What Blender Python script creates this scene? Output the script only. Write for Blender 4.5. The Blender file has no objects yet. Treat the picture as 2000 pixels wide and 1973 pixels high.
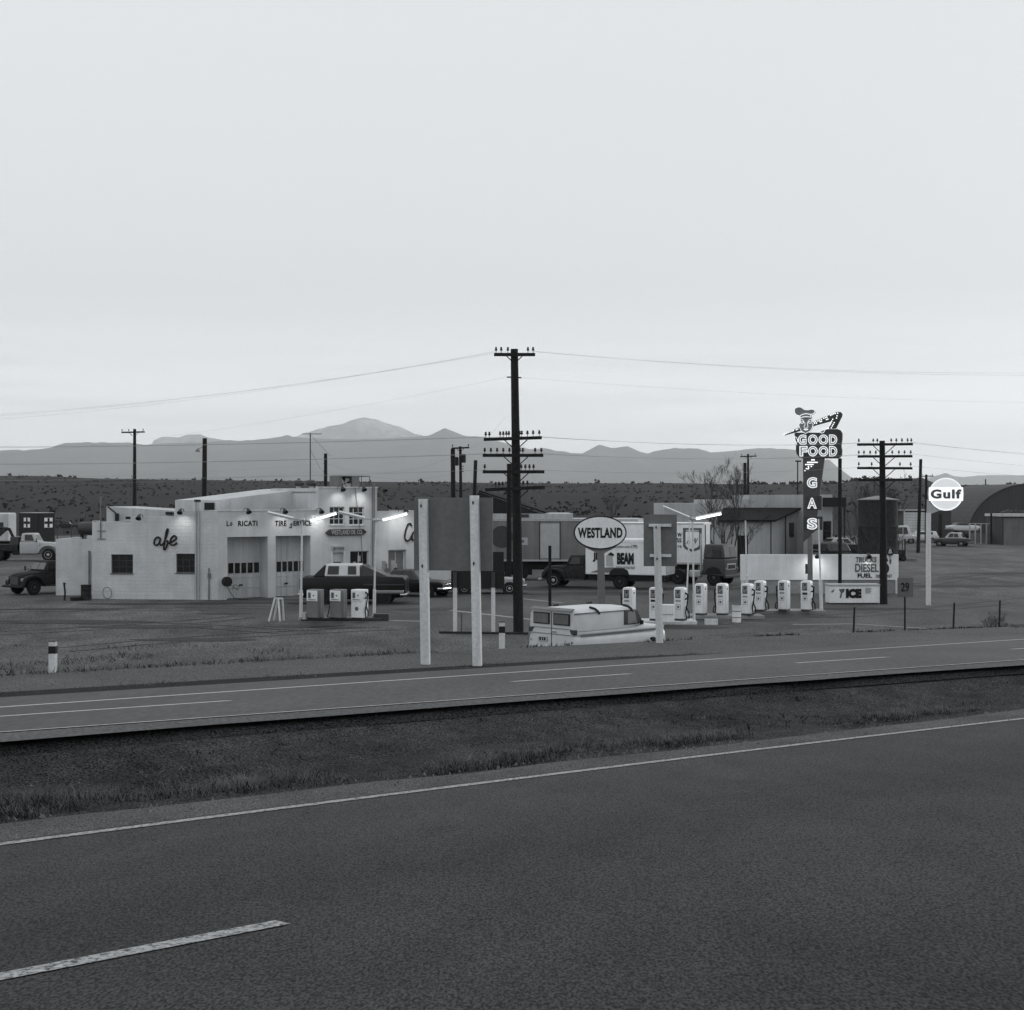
import bpy, math, random
from mathutils import Matrix, Vector, noise
random.seed(7)
R = math.radians
S = bpy.context.scene
COL = S.collection
# measured camera: focal length in photo pixels, principal column, horizon row, eye height over the lot
F, CX, HY, CZ = 2857.0, 1000.0, 975.0, 5.5

def W(px, py, D):
    return Vector(((px-CX)/F*D, D, CZ-(py-HY)/F*D))
def G(px, py, z=0.0):
    return W(px, py, F*(CZ-z)/(py-HY))

# ------------------------------------------------------------------ materials
MATS = {}
def col(v):
    return (v*.975, v, v*1.02, 1)
def mat(name, v, rough=.8, spec=.25, metal=0, ns=0, na=0, ls=0, la=0, bump=0, bs=40, emit=0, brick=None, streak=0, stretch=None, big=None, wear=None, tracks=False, sharp=False):
    """grey principled surface: fine noise (ns, na), large noise (ls, la), bump, optional block joints"""
    if name in MATS: return MATS[name]
    m = bpy.data.materials.new(name); m.use_nodes = True
    nt = m.node_tree; N = nt.nodes; L = nt.links
    p = N['Principled BSDF']
    p.inputs['Base Color'].default_value = col(v)
    p.inputs['Roughness'].default_value = rough
    p.inputs['Specular IOR Level'].default_value = spec
    p.inputs['Metallic'].default_value = metal
    if emit:
        p.inputs['Emission Color'].default_value = col(1)
        p.inputs['Emission Strength'].default_value = emit
    tc = N.new('ShaderNodeTexCoord')
    vec = tc.outputs['Object']
    if stretch:
        mp = N.new('ShaderNodeMapping'); L.new(vec, mp.inputs[0])
        mp.inputs['Scale'].default_value = stretch[:3]
        if len(stretch) > 3: mp.inputs['Rotation'].default_value = (0, 0, stretch[3])
        vec = mp.outputs[0]
    facs = []
    def nz(scale, amt, det=4, v_=None):
        t = N.new('ShaderNodeTexNoise'); t.inputs['Scale'].default_value = scale; t.inputs['Detail'].default_value = det
        L.new(v_ or vec, t.inputs['Vector'])
        r = N.new('ShaderNodeMapRange')
        r.inputs['From Min'].default_value = .28; r.inputs['From Max'].default_value = .72
        r.inputs['To Min'].default_value = 1-amt; r.inputs['To Max'].default_value = 1+amt
        L.new(t.outputs['Fac'], r.inputs['Value'])
        facs.append(r.outputs[0]); return t
    if na:
        t_ = nz(ns, na, 3 if sharp else 4)
        if sharp:
            mr_ = facs[-1].node; mr_.inputs['From Min'].default_value = .36; mr_.inputs['From Max'].default_value = .64
    if la: nz(ls, la, 5)
    if big: nz(big[0], big[1], 3)
    if tracks:
        # worn lane: darker oil-darkened band in the middle of the near lane, lighter wheel paths
        d = N.new('ShaderNodeVectorMath'); d.operation = 'DOT_PRODUCT'; L.new(tc.outputs['Object'], d.inputs[0]); d.inputs[1].default_value = (-.656, .755, 0)
        nn = N.new('ShaderNodeTexNoise'); nn.inputs['Scale'].default_value = .35; nn.inputs['Detail'].default_value = 4; L.new(tc.outputs['Object'], nn.inputs['Vector'])
        ad = N.new('ShaderNodeMath'); ad.operation = 'MULTIPLY_ADD'; L.new(nn.outputs['Fac'], ad.inputs[0]); ad.inputs[1].default_value = 1.4; L.new(d.outputs['Value'], ad.inputs[2])
        rp = N.new('ShaderNodeValToRGB'); mr = N.new('ShaderNodeMapRange'); mr.inputs['From Min'].default_value = -1.2; mr.inputs['From Max'].default_value = 9.8; L.new(ad.outputs[0], mr.inputs['Value']); L.new(mr.outputs[0], rp.inputs['Fac'])
        e = rp.color_ramp.elements; e[0].position = 0; e[0].color = (.62,)*3+(1,); e[1].position = 1; e[1].color = (1.15,)*3+(1,)
        for ps, vv in ((.15, .72), (.3, .6), (.42, .8), (.52, .95), (.62, 1.0), (.72, .88), (.85, 1.08)):
            q = e.new(ps); q.color = (vv,)*3+(1,)
        facs.append(rp.outputs['Color'])
    if streak:
        mp = N.new('ShaderNodeMapping'); L.new(tc.outputs['Object'], mp.inputs[0]); mp.inputs['Scale'].default_value = (3, 3, .25)
        nz(1.2, streak, 6, mp.outputs[0])
    if facs:
        cur = facs[0]
        for f in facs[1:]:
            mm = N.new('ShaderNodeMath'); mm.operation = 'MULTIPLY'; L.new(cur, mm.inputs[0]); L.new(f, mm.inputs[1]); cur = mm.outputs[0]
        vm = N.new('ShaderNodeVectorMath'); vm.operation = 'SCALE'
        vm.inputs[0].default_value = col(v)[:3]; L.new(cur, vm.inputs['Scale'])
        L.new(vm.outputs[0], p.inputs['Base Color'])
        if wear:
            t = N.new('ShaderNodeTexNoise'); t.inputs['Scale'].default_value = wear[0]; t.inputs['Detail'].default_value = 6; t.inputs['Roughness'].default_value = .75; L.new(vec, t.inputs['Vector'])
            r = N.new('ShaderNodeMapRange'); r.inputs['From Min'].default_value = wear[1]; r.inputs['From Max'].default_value = wear[1]+.07; L.new(t.outputs['Fac'], r.inputs['Value'])
            mx = N.new('ShaderNodeMix'); mx.data_type = 'RGBA'; mx.inputs['A'].default_value = col(wear[2]); L.new(r.outputs[0], mx.inputs['Factor']); L.new(vm.outputs[0], mx.inputs['B']); L.new(mx.outputs['Result'], p.inputs['Base Color'])
    h = None
    if brick:
        mp = N.new('ShaderNodeMapping'); L.new(tc.outputs['Object'], mp.inputs[0]); mp.inputs['Rotation'].default_value = (R(90), 0, 0)
        b = N.new('ShaderNodeTexBrick'); L.new(mp.outputs[0], b.inputs[0])
        b.inputs['Scale'].default_value = 1; b.inputs['Brick Width'].default_value = brick[0]; b.inputs['Row Height'].default_value = brick[1]
        b.inputs['Mortar Size'].default_value = .018; b.inputs['Mortar Smooth'].default_value = .3
        b.inputs['Color1'].default_value = b.inputs['Color2'].default_value = (1, 1, 1, 1); b.inputs['Mortar'].default_value = (0, 0, 0, 1)
        bp = N.new('ShaderNodeBump'); bp.inputs['Strength'].default_value = .6; bp.inputs['Distance'].default_value = .02
        L.new(b.outputs['Color'], bp.inputs['Height']); h = bp
    if bump:
        t = N.new('ShaderNodeTexNoise'); t.inputs['Scale'].default_value = bs; t.inputs['Detail'].default_value = 5
        L.new(vec, t.inputs['Vector'])
        bp = N.new('ShaderNodeBump'); bp.inputs['Strength'].default_value = .7; bp.inputs['Distance'].default_value = bump
        L.new(t.outputs['Fac'], bp.inputs['Height'])
        if h: L.new(h.outputs[0], bp.inputs['Normal'])
        h = bp
    if h: L.new(h.outputs[0], p.inputs['Normal'])
    MATS[name] = m
    return m

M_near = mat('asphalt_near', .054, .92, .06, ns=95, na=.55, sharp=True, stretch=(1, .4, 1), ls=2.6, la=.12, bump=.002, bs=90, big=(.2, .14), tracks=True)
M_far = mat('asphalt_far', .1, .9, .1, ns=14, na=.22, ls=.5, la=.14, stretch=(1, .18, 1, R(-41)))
M_gravel = mat('shoulder_gravel', .085, .9, .08, ns=85, na=.8, sharp=True, stretch=(1, .5, 1), ls=1.6, la=.25, bump=.01, bs=38)
M_gravelf = mat('ramp_gravel', .095, .9, .1, ns=24, na=.55, sharp=True, ls=.4, la=.2, bump=.02, bs=14)
M_earth = mat('median_earth', .042, .95, .05, ns=55, na=.85, sharp=True, ls=3.5, la=.3, big=(.8, .3), bump=.02, bs=24)
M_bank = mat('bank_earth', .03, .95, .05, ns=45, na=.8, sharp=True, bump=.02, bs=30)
M_lot = mat('lot_dirt', .1, .92, .1, ns=11, na=.45, sharp=True, ls=.25, la=.42, bump=.008, bs=10, stretch=(1, .4, 1, R(8)), big=(1.1, .22))
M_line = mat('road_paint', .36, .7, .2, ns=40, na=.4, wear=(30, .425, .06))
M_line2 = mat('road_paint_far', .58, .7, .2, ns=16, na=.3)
M_letter = mat('neon_letter_fill', .42, .5, .3)
M_face = mat('sign_face_grey', .2, .55, .35, ns=4, na=.12)
M_pave = mat('worn_paving', .084, .85, .15, ns=9, na=.3, ls=.35, la=.35, stretch=(1, .3, 1))
M_mesa = mat('mesa_scrub', .017, .95, .1, ns=.5, na=.4, ls=.02, la=.4, stretch=(1, .25, 1))
M_shrub = mat('shrub', .012, .9, .1)
M_mtn = mat('mountain_rock', .12, .95, .05, ns=.001, na=.25, ls=.005, la=.15)
M_snow = mat('mountain_snow', .33, .9, .05, ns=.0014, na=.45, ls=.007, la=.3)
M_wall = mat('white_block_wall', .58, .85, .2, ns=16, na=.1, ls=.9, la=.12, brick=(.4, .2), streak=.05, bump=.006, bs=50)
M_stucco = mat('white_stucco', .56, .85, .2, ns=14, na=.08, ls=.8, la=.12, streak=.05, bump=.006, bs=40)
M_shadeW = mat('grey_white_siding', .5, .85, .2, ns=10, na=.06, ls=.4, la=.1, streak=.15)
M_roofd = mat('dark_roofing', .014, .9, .1, ns=6, na=.3)
M_white = mat('white_enamel', .8, .35, .5, ns=12, na=.06, ls=1.5, la=.07, streak=.06)
M_wpaint = mat('white_painted_wood', .62, .7, .3, ns=14, na=.12, streak=.2, bump=.006, bs=30)
M_wood = mat('grey_plywood', .15, .85, .2, ns=8, na=.1, ls=.8, la=.1, streak=.1)
M_pole = mat('creosote_pole', .016, .8, .2, ns=9, na=.4, streak=.4, bump=.01, bs=20)
M_glass = mat('dark_glass', .012, .12, .5)
M_glassl = mat('pale_glass', .2, .15, .5)
M_black = mat('black_metal', .012, .6, .3)
M_rubber = mat('black_rubber', .015, .8, .2)
M_dark = mat('dark_grey_paint', .045, .5, .4, ns=5, na=.15)
M_mid = mat('mid_grey_paint', .16, .5, .4, ns=5, na=.1, ls=1, la=.1)
M_light = mat('light_grey_paint', .42, .5, .4, ns=6, na=.08, ls=.8, la=.08)
M_chrome = mat('chrome', .62, .18, .5, metal=1)
M_steel = mat('galvanised_steel', .45, .45, .5, metal=.3, ns=6, na=.12)
M_sheet = mat('trailer_sheet_metal', .17, .5, .4, ns=3, na=.06, ls=.7, la=.1, streak=.15)
M_ink = mat('sign_black', .012, .6, .3)
M_inkg = mat('sign_grey', .11, .6, .3)
M_conc = mat('concrete', .26, .9, .2, ns=10, na=.15, ls=.9, la=.15, bump=.01, bs=20)
M_carblk = mat('black_car_paint', .007, .35, .3)
M_carwht = mat('van_white_paint', .60, .38, .5, ns=3, na=.05, ls=.8, la=.06)
M_cartan = mat('faded_car_paint', .3, .4, .5, ns=4, na=.1)
M_olive = mat('olive_drab', .022, .7, .2, ns=4, na=.2)
M_rust = mat('rusty_dark', .028, .85, .2, ns=5, na=.4)
M_neon = mat('neon_tube', .8, .4, .3, emit=.62)
M_bulb = mat('lit_bulb', .8, .4, .3, emit=1.1)
M_tube = mat('fluorescent_tube', .8, .4, .3, emit=2.2)
M_signlit = mat('lit_sign_band', .8, .4, .3, emit=.75)
M_signlit2 = mat('lit_sign_disc', .8, .4, .3, emit=.32)
M_cab = mat('sign_cabinet', .04, .55, .35, ns=4, na=.2, ls=1, la=.2)
M_cabg = mat('sign_cabinet_grey', .17, .55, .35, ns=4, na=.12)
M_cabm = mat('sign_cabinet_mid', .07, .55, .35, ns=4, na=.12)
M_bark = mat('bark', .06, .9, .1, ns=9, na=.3)
M_dry = mat('dry_grass', .15, .9, .1, ns=3, na=.5)
M_weed = mat('dark_weed', .013, .9, .1, ns=3, na=.4)
M_corr = mat('corrugated_grey', .05, .7, .3, ns=2, na=.08, ls=.3, la=.15, streak=.12)
M_beige = mat('beige_wall', .42, .85, .2, ns=6, na=.06, ls=.3, la=.1, streak=.12)
M_lamp = mat('lamp_shell', .02, .5, .4)
M_wire = mat('wire', .3, .6, .3)

# ------------------------------------------------------------------ mesh builder
class MB:
    def __init__(s, M=None):
        s.v = []; s.f = []; s.M = M
    def add(s, vs, fs):
        b = len(s.v)
        s.v += [tuple(s.M @ Vector(p)) if s.M else tuple(p) for p in vs]
        s.f += [tuple(b+i for i in q) for q in fs]
        return s
    def box(s, x0, x1, y0, y1, z0, z1, T=None):
        vs = [Vector((x, y, z)) for z in (z0, z1) for y in (y0, y1) for x in (x0, x1)]
        if T: vs = [T @ p for p in vs]
        return s.add(vs, [(0,2,3,1),(4,5,7,6),(0,1,5,4),(2,6,7,3),(0,4,6,2),(1,3,7,5)])
    def tube(s, pts, r, n=8, r1=None, cap=True):
        pts = [Vector(p) for p in pts]; k = len(pts); vs = []; up = None
        for i, p in enumerate(pts):
            d = (pts[min(i+1, k-1)]-pts[max(i-1, 0)])
            if d.length < 1e-9: d = Vector((0, 0, 1))
            d.normalize()
            if up is None:
                a = Vector((0, 0, 1)) if abs(d.z) < .9 else Vector((1, 0, 0))
                up = d.cross(a).normalized()
            else:
                up = (up-d*up.dot(d)); up = up.normalized() if up.length > 1e-6 else d.orthogonal().normalized()
            w = d.cross(up)
            rr = r if r1 is None else r+(r1-r)*i/(k-1)
            vs += [p+(up*math.cos(2*math.pi*j/n)+w*math.sin(2*math.pi*j/n))*rr for j in range(n)]
        fs = [(i*n+j, i*n+(j+1) % n, (i+1)*n+(j+1) % n, (i+1)*n+j) for i in range(k-1) for j in range(n)]
        if cap: fs += [tuple(range(n))[::-1], tuple((k-1)*n+j for j in range(n))]
        return s.add(vs, fs)
    def cyl(s, p0, p1, r0, r1=None, n=14):
        return s.tube([p0, p1], r0, n, r0 if r1 is None else r1)
    def prism(s, poly, a0, a1, ax='y'):
        """polygon extruded along an axis; poly is (x,z) for y, (x,y) for z, (y,z) for x"""
        n = len(poly)
        mk = {'y': lambda a, b, t: (a, t, b), 'z': lambda a, b, t: (a, b, t), 'x': lambda a, b, t: (t, a, b)}[ax]
        vs = [mk(a, b, a0) for a, b in poly]+[mk(a, b, a1) for a, b in poly]
        fs = [tuple(range(n)), tuple(range(2*n-1, n-1, -1))]+[(i, n+i, n+(i+1) % n, (i+1) % n) for i in range(n)]
        return s.add(vs, fs)
    def lathe(s, prof, n=20, T=None):
        k = len(prof); vs = []
        for r, z in prof:
            vs += [Vector((r*math.cos(2*math.pi*j/n), r*math.sin(2*math.pi*j/n), z)) for j in range(n)]
        if T: vs = [T @ p for p in vs]
        fs = [(i*n+j, i*n+(j+1) % n, (i+1)*n+(j+1) % n, (i+1)*n+j) for i in range(k-1) for j in range(n)]
        fs += [tuple(range(n))[::-1], tuple((k-1)*n+j for j in range(n))]
        return s.add(vs, fs)
    def loft(s, secs):
        """sections: lists of points, same count, closed loops"""
        n = len(secs[0]); k = len(secs); vs = [p for q in secs for p in q]
        fs = [(i*n+j, i*n+(j+1) % n, (i+1)*n+(j+1) % n, (i+1)*n+j) for i in range(k-1) for j in range(n)]
        fs += [tuple(range(n))[::-1], tuple((k-1)*n+j for j in range(n))]
        return s.add(vs, fs)
    def quad(s, *p):
        return s.add(p, [tuple(range(len(p)))])
    def build(s, name, m, parent=None, smooth=False, bevel=0, seg=2, sub=0):
        me = bpy.data.meshes.new(name); me.from_pydata(s.v, [], s.f); me.update()
        import bmesh
        bm = bmesh.new(); bm.from_mesh(me); bmesh.ops.recalc_face_normals(bm, faces=bm.faces); bm.to_mesh(me); bm.free()
        if smooth:
            for p in me.polygons: p.use_smooth = True
            if smooth != 'all':
                try: me.set_sharp_from_angle(angle=R(40))
                except Exception: pass
        me.materials.append(m)
        o = bpy.data.objects.new(name, me); COL.objects.link(o)
        if parent: o.parent = parent
        if bevel:
            b = o.modifiers.new('bevel', 'BEVEL'); b.width = bevel; b.segments = seg; b.limit_method = 'ANGLE'; b.angle_limit = R(40)
        if sub:
            b = o.modifiers.new('smooth', 'SUBSURF'); b.levels = b.render_levels = sub
        return o

def tag(o, label, cat, group=None, kind=None):
    if label: o['label'] = label
    if cat: o['category'] = cat
    if group: o['group'] = group
    if kind: o['kind'] = kind
    return o
def thing(name, label, cat, loc, rz=0, group=None):
    o = bpy.data.objects.new(name, None); COL.objects.link(o)
    o.location = (loc[0], loc[1], loc[2] if len(loc) > 2 else 0); o.rotation_euler = (0, 0, rz)
    o.empty_display_size = .3
    return tag(o, label, cat, group)
def copy_tree(o, parent=None):
    c = o.copy(); COL.objects.link(c)
    if parent: c.parent = parent
    for ch in list(o.children): copy_tree(ch, c)
    return c
class Fr:
    """upright plane through a pixel column at depth D, turned by ang; local x along it, y into it, z up"""
    def __init__(s, p, ang):
        s.p = Vector((p[0], p[1], 0)); s.a = ang; s.c = math.cos(ang); s.s = math.sin(ang)
        s.M = Matrix.Translation(s.p) @ Matrix.Rotation(ang, 4, 'Z')
    def on(s, px, py):
        r = (px-CX)/F
        # p.x + u c = t r ; p.y + u s = t
        u = (s.p.y*r-s.p.x)/(s.c-s.s*r); t = s.p.y+u*s.s
        return u, CZ-(py-HY)/F*t
    def u(s, px): return s.on(px, 0)[0]
    def z(s, px, py): return s.on(px, py)[1]
    def poly(s, pts): return [s.on(*q) for q in pts]

def text(body, name, m, parent, u0, u1, z0, z1, y=-.01, depth=.012, bold=0, shear=0, M=None, outline=0, spacing=1, rot=0):
    """lettering fitted into a rectangle of the local x/z plane, facing -y"""
    cu = bpy.data.curves.new(name, 'FONT'); cu.body = body; cu.size = 1; cu.offset = bold; cu.shear = shear; cu.space_character = spacing
    cu.resolution_u = 4
    if outline: cu.fill_mode = 'NONE'; cu.bevel_depth = outline; cu.bevel_resolution = 1
    else: cu.extrude = .02
    tmp = bpy.data.objects.new(name+'_src', cu); COL.objects.link(tmp)
    me = bpy.data.meshes.new_from_object(tmp.evaluated_get(bpy.context.evaluated_depsgraph_get()))
    bpy.data.objects.remove(tmp); bpy.data.curves.remove(cu)
    xs = [v.co.x for v in me.vertices]; ys = [v.co.y for v in me.vertices]; zs = [v.co.z for v in me.vertices]
    ax, bx, ay, by, az, bz = min(xs), max(xs), min(ys), max(ys), min(zs), max(zs)
    uc, zc = (u0+u1)/2, (z0+z1)/2
    for v in me.vertices:
        a = u0+(v.co.x-ax)/(bx-ax)*(u1-u0); b = z0+(v.co.y-ay)/(by-ay)*(z1-z0)
        if rot:
            da, db = a-uc, b-zc; a = uc+da*math.cos(rot)-db*math.sin(rot); b = zc+da*math.sin(rot)+db*math.cos(rot)
        q = Vector((a, y-(v.co.z-az)/(bz-az)*depth, b))
        v.co = M @ q if M else q
    me.name = name; me.materials.clear(); me.materials.append(m)
    me.flip_normals() if False else None
    o = bpy.data.objects.new(name, me); COL.objects.link(o); o.parent = parent
    return o

# ------------------------------------------------------------------ camera, sky, sun
cd = bpy.data.cameras.new('camera'); cam = bpy.data.objects.new('camera', cd); COL.objects.link(cam)
cam.location = (0, 0, CZ); cam.rotation_euler = (R(90), 0, 0)
cd.sensor_fit = 'HORIZONTAL'; cd.sensor_width = 36; cd.lens = 36*F/2000; cd.shift_y = -(1973/2-HY)/2000
cd.clip_start = .2; cd.clip_end = 40000
S.camera = cam
SUN_AZ, SUN_EL = R(50), R(11)
w = bpy.data.worlds.new('World'); S.world = w; w.use_nodes = True
nt = w.node_tree; N = nt.nodes; L = nt.links
bg = N['Background']
sky = N.new('ShaderNodeTexSky'); sky.sky_type = 'NISHITA'; sky.sun_disc = False
sky.sun_elevation = SUN_EL; sky.sun_rotation = SUN_AZ; sky.dust_density = 2.0
bw = N.new('ShaderNodeRGBToBW'); L.new(sky.outputs[0], bw.inputs[0])
def math_(op, a, b):
    n = N.new('ShaderNodeMath'); n.operation = op
    for i, x in enumerate((a, b)):
        if isinstance(x, (int, float)): n.inputs[i].default_value = x
        else: L.new(x, n.inputs[i])
    return n.outputs[0]
tc = N.new('ShaderNodeTexCoord')
sep = N.new('ShaderNodeSeparateXYZ'); L.new(tc.outputs['Generated'], sep.inputs[0])
mp = N.new('ShaderNodeMapping'); L.new(tc.outputs['Generated'], mp.inputs[0]); mp.inputs['Scale'].default_value = (2.2, 2.2, 34)
cl = N.new('ShaderNodeTexNoise'); cl.inputs['Scale'].default_value = 2.1; cl.inputs['Detail'].default_value = 5; L.new(mp.outputs[0], cl.inputs['Vector'])
def rng(x, a, b, c, d, sm=True):
    n = N.new('ShaderNodeMapRange'); n.interpolation_type = 'SMOOTHSTEP' if sm else 'LINEAR'
    for k, v in zip(('From Min', 'From Max', 'To Min', 'To Max'), (a, b, c, d)): n.inputs[k].default_value = v
    L.new(x, n.inputs['Value']); return n.outputs[0]
# thin cloud veil: an even overcast with streaks low over the mountains
low = rng(sep.outputs['Z'], .03, .16, 1, 0)
streak = math_('MULTIPLY', rng(cl.outputs['Fac'], .42, .68, 0, 1), low)
SKY_EVEN = 8.1
even = math_('MULTIPLY', bw.outputs[0], .10)
even = math_('ADD', even, SKY_EVEN*.92)
grad = math_('ADD', rng(sep.outputs['Z'], .02, .15, .50, 0), rng(sep.outputs['Z'], .05, .4, 1.0, 1.06, False))
v = math_('MULTIPLY', even, grad)
v = math_('MULTIPLY', v, math_('SUBTRACT', 1, math_('MULTIPLY', streak, .11)))
side = rng(sep.outputs['X'], -.4, .4, 1.035, .965, False)
v = math_('MULTIPLY', v, side)
tint = N.new('ShaderNodeVectorMath'); tint.operation = 'SCALE'; tint.inputs[0].default_value = (.965, .995, 1.02)
L.new(v, tint.inputs['Scale']); L.new(tint.outputs[0], bg.inputs['Color'])
bg.inputs['Strength'].default_value = .1
sl = bpy.data.lights.new('sun', 'SUN'); sl.energy = .9; sl.angle = R(14); sl.color = (1, .985, .96)
so = bpy.data.objects.new('sun', sl); COL.objects.link(so)
sd = Vector((math.sin(SUN_AZ)*math.cos(SUN_EL), math.cos(SUN_AZ)*math.cos(SUN_EL), math.sin(SUN_EL)))
so.rotation_euler = sd.to_track_quat('Z', 'Y').to_euler(); so.location = sd*60
S.view_settings.view_transform = 'Standard'; S.view_settings.look = 'None'; S.view_settings.exposure = 0; S.view_settings.gamma = 1
S.render.engine = 'CYCLES'
S.cycles.use_denoising = True
S.cycles.max_bounces = 5; S.cycles.diffuse_bounces = 3; S.cycles.glossy_bounces = 2; S.cycles.volume_bounces = 1
S.cycles.sample_clamp_indirect = 4

# ------------------------------------------------------------------ terrain, roads
RIDGE = [(-2000, 930), (0, 930), (100, 930), (180, 934), (330, 937), (700, 941), (1000, 943), (1300, 945), (1540, 946), (1640, 944), (1680, 937), (1730, 934), (1800, 934), (1840, 949), (2000, 946), (4000, 944)]
def interp(t, x):
    if x <= t[0][0]: return t[0][1]
    for (a, b), (c, d) in zip(t, t[1:]):
        if x <= c: return b+(d-b)*(x-a)/(c-a)
    return t[-1][1]
PROF = [(0, 0), (.15, .05), (.41, .22), (.66, .52), (.85, .82), (1, 1)]
def gz(X, Y):
    if Y < 220: return 0.0
    px = CX+X/Y*F
    r = CZ+(HY-interp(RIDGE, px))*1400/F
    if Y <= 1400: return r*interp(PROF, (Y-220)/1180)
    return max(-15, r+(-15-r)*(Y-1400)/700)
mb = MB()
Ys = [-80, 0, 40, 80, 120, 170, 220]+[220+40*i for i in range(1, 30)]+[1400+k for k in (0, 6, 40, 200, 700, 1500, 4000, 8000, 15000, 26000)]
Ps = [-2600+40*i for i in range(180)]
for Y in Ys:
    for p in Ps:
        X = (p-CX)/F*max(Y, 160)
        mb.v.append((X, Y, gz(X, Y)+(noise.noise((X/60, Y/160, 0))*1.0 if 330 < Y <= 1400 else 0)))
n = len(Ps)
for i in range(len(Ys)-1):
    for j in range(n-1): mb.f.append((i*n+j, i*n+j+1, (i+1)*n+j+1, (i+1)*n+j))
split = Ys.index(220)
near = MB(); near.v = mb.v[:(split+1)*n]; near.f = [f for f in mb.f if max(f) < (split+1)*n]
farm = MB(); farm.v = mb.v[split*n:]; farm.f = [tuple(i-split*n for i in f) for f in mb.f if min(f) >= split*n]
tag(near.build('ground', M_lot), 'bare dirt lot around the filling station', 'ground', kind='structure')
tag(farm.build('mesa', M_mesa, smooth='all'), 'low scrub-covered mesa behind the buildings', 'hill', kind='structure')

KN, KF = 3400., 2225.
US = Vector((.755, .656)); UT = Vector((-.656, .755))
def plane_pt(px, py, k):
    yv = 1231-(px-1000)*.0391; D = k/(py-yv); return Vector(((px-CX)/F*D, D))
def plane_z(X, Y, k): return CZ-k/F-.0896*Y+.0391*X
def ramp_z(X, Y, k=0): return 1.74-.033*(US.x*X+US.y*Y-21.1)
def ramp_pt(px, py, k=0):
    r = (px-CX)/F; b = (py-HY)/F
    # CZ - b D = 2.436 - .033 (US.x r + US.y) D
    D = (CZ-2.436)/(b-.033*(US.x*r+US.y)); return Vector((r*D, D))
SS = [-60, -40, -25, -15]+[-10+1.0*i for i in range(75)]+[70, 80, 100, 130]
class Edge:
    def __init__(s, y0, y1, y2, k, fn=plane_pt, zf=plane_z):
        P = [fn(x, y, k) for x, y in ((0, y0), (1000, y1), (2000, y2))]
        s.q = [(p.dot(US), p.dot(UT)) for p in P]; s.k = k; s.zf = zf
    def t(s, S_):
        (a, A), (b, B), (c, C_) = s.q
        def l(x): return A*(x-b)*(x-c)/((a-b)*(a-c))+B*(x-a)*(x-c)/((b-a)*(b-c))+C_*(x-a)*(x-b)/((c-a)*(c-b))
        if S_ < a: return A+(S_-a)*(l(a+.5)-A)/.5
        if S_ > c: return C_+(S_-c)*(C_-l(c-.5))/.5
        return l(S_)
    def at(s, S_, dt=0, dz=0):
        p = US*S_+UT*(s.t(S_)+dt); return Vector((p.x, p.y, s.zf(p.x, p.y, s.k)+dz))
e_line = Edge(1650, 1523, 1404, KN); e_grav = Edge(1601, 1493, 1381, KN)
e_E1 = Edge(1447, 1370, 1298, KF); e_in = Edge(1431, 1360, 1289, KF); e_dash = Edge(1400, 1332, 1267, KF)
e_out = Edge(1382, 1314, 1249, KF); e_lip = Edge(1362, 1301, 1240, KF)
e_ramp = Edge(1320, 1266, 1223, 0, ramp_pt, ramp_z)
def strip(name, rows, m, label, cat, jit=0, smooth=False, S_=None):
    """rows: functions s -> point; a sheet between successive rows"""
    mb = MB(); S_ = S_ or SS; k = len(S_)
    for r in rows: mb.v += [tuple(r(x)) for x in S_]
    for i in range(len(rows)-1):
        for j in range(k-1): mb.f.append((i*k+j, i*k+j+1, (i+1)*k+j+1, (i+1)*k+j))
    o = mb.build(name, m, smooth='all' if smooth else False)
    return tag(o, label, cat, kind='structure')
def wob(x, f=1., a=.1, sd=0): return noise.noise((x*f, sd*7.3, 1.1))*a+noise.noise((x*f*3.1, sd*3.7, 5.1))*a*.5
strip('near_road', [lambda s, d=d: e_line.at(s, d) for d in (-9.5, -5, 0, .16)], M_near, 'near asphalt carriageway of the highway', 'road')
strip('roadside_bank', [lambda s, d=d, z=z: e_line.at(s, d, z) for d, z in ((-40, -1), (-14, -.1), (-9.5, -.004))], M_gravel, 'gravel bank on the near side of the highway', 'bank')
strip('near_shoulder', [lambda s: e_line.at(s, .16, -.006), lambda s: e_grav.at(s, -.3+wob(s, .8, .1, 1), 0), lambda s: e_grav.at(s, wob(s, .9, .22, 2), -.03)], M_gravel, 'gravel shoulder along the near carriageway', 'shoulder')
def lerp_edge(f, dz):
    def g(s):
        a = e_grav.at(s); b = e_E1.at(s); p = a.lerp(b, f)
        return Vector((p.x, p.y, p.z+dz+(wob(s, .55, .07, f*10)+wob(s+f*9, 1.9, .03, f*5) if 0 < f < .93 else 0)))
    return g
strip('median', [lambda s: e_grav.at(s, -.25, -.03)]+[lerp_edge(f, z) for f, z in ((.06, -.03), (.15, -.06), (.25, -.1), (.35, -.13), (.45, -.15), (.55, -.16), (.65, -.16), (.75, -.15), (.85, -.13), (.93, -.1), (1.03, -.09))], M_earth, 'dark earth median between the carriageways', 'median', smooth=True)
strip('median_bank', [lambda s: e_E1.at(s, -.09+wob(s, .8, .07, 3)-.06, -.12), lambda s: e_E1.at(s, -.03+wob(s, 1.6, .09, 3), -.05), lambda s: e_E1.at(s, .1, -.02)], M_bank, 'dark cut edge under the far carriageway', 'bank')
strip('far_inner_shoulder', [lambda s: e_E1.at(s, -.06+wob(s, 1.3, .12, 4), -.003), lambda s: e_in.at(s, -.04, -.003)], M_gravelf, 'gravel inner shoulder of the far carriageway', 'shoulder')
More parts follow.
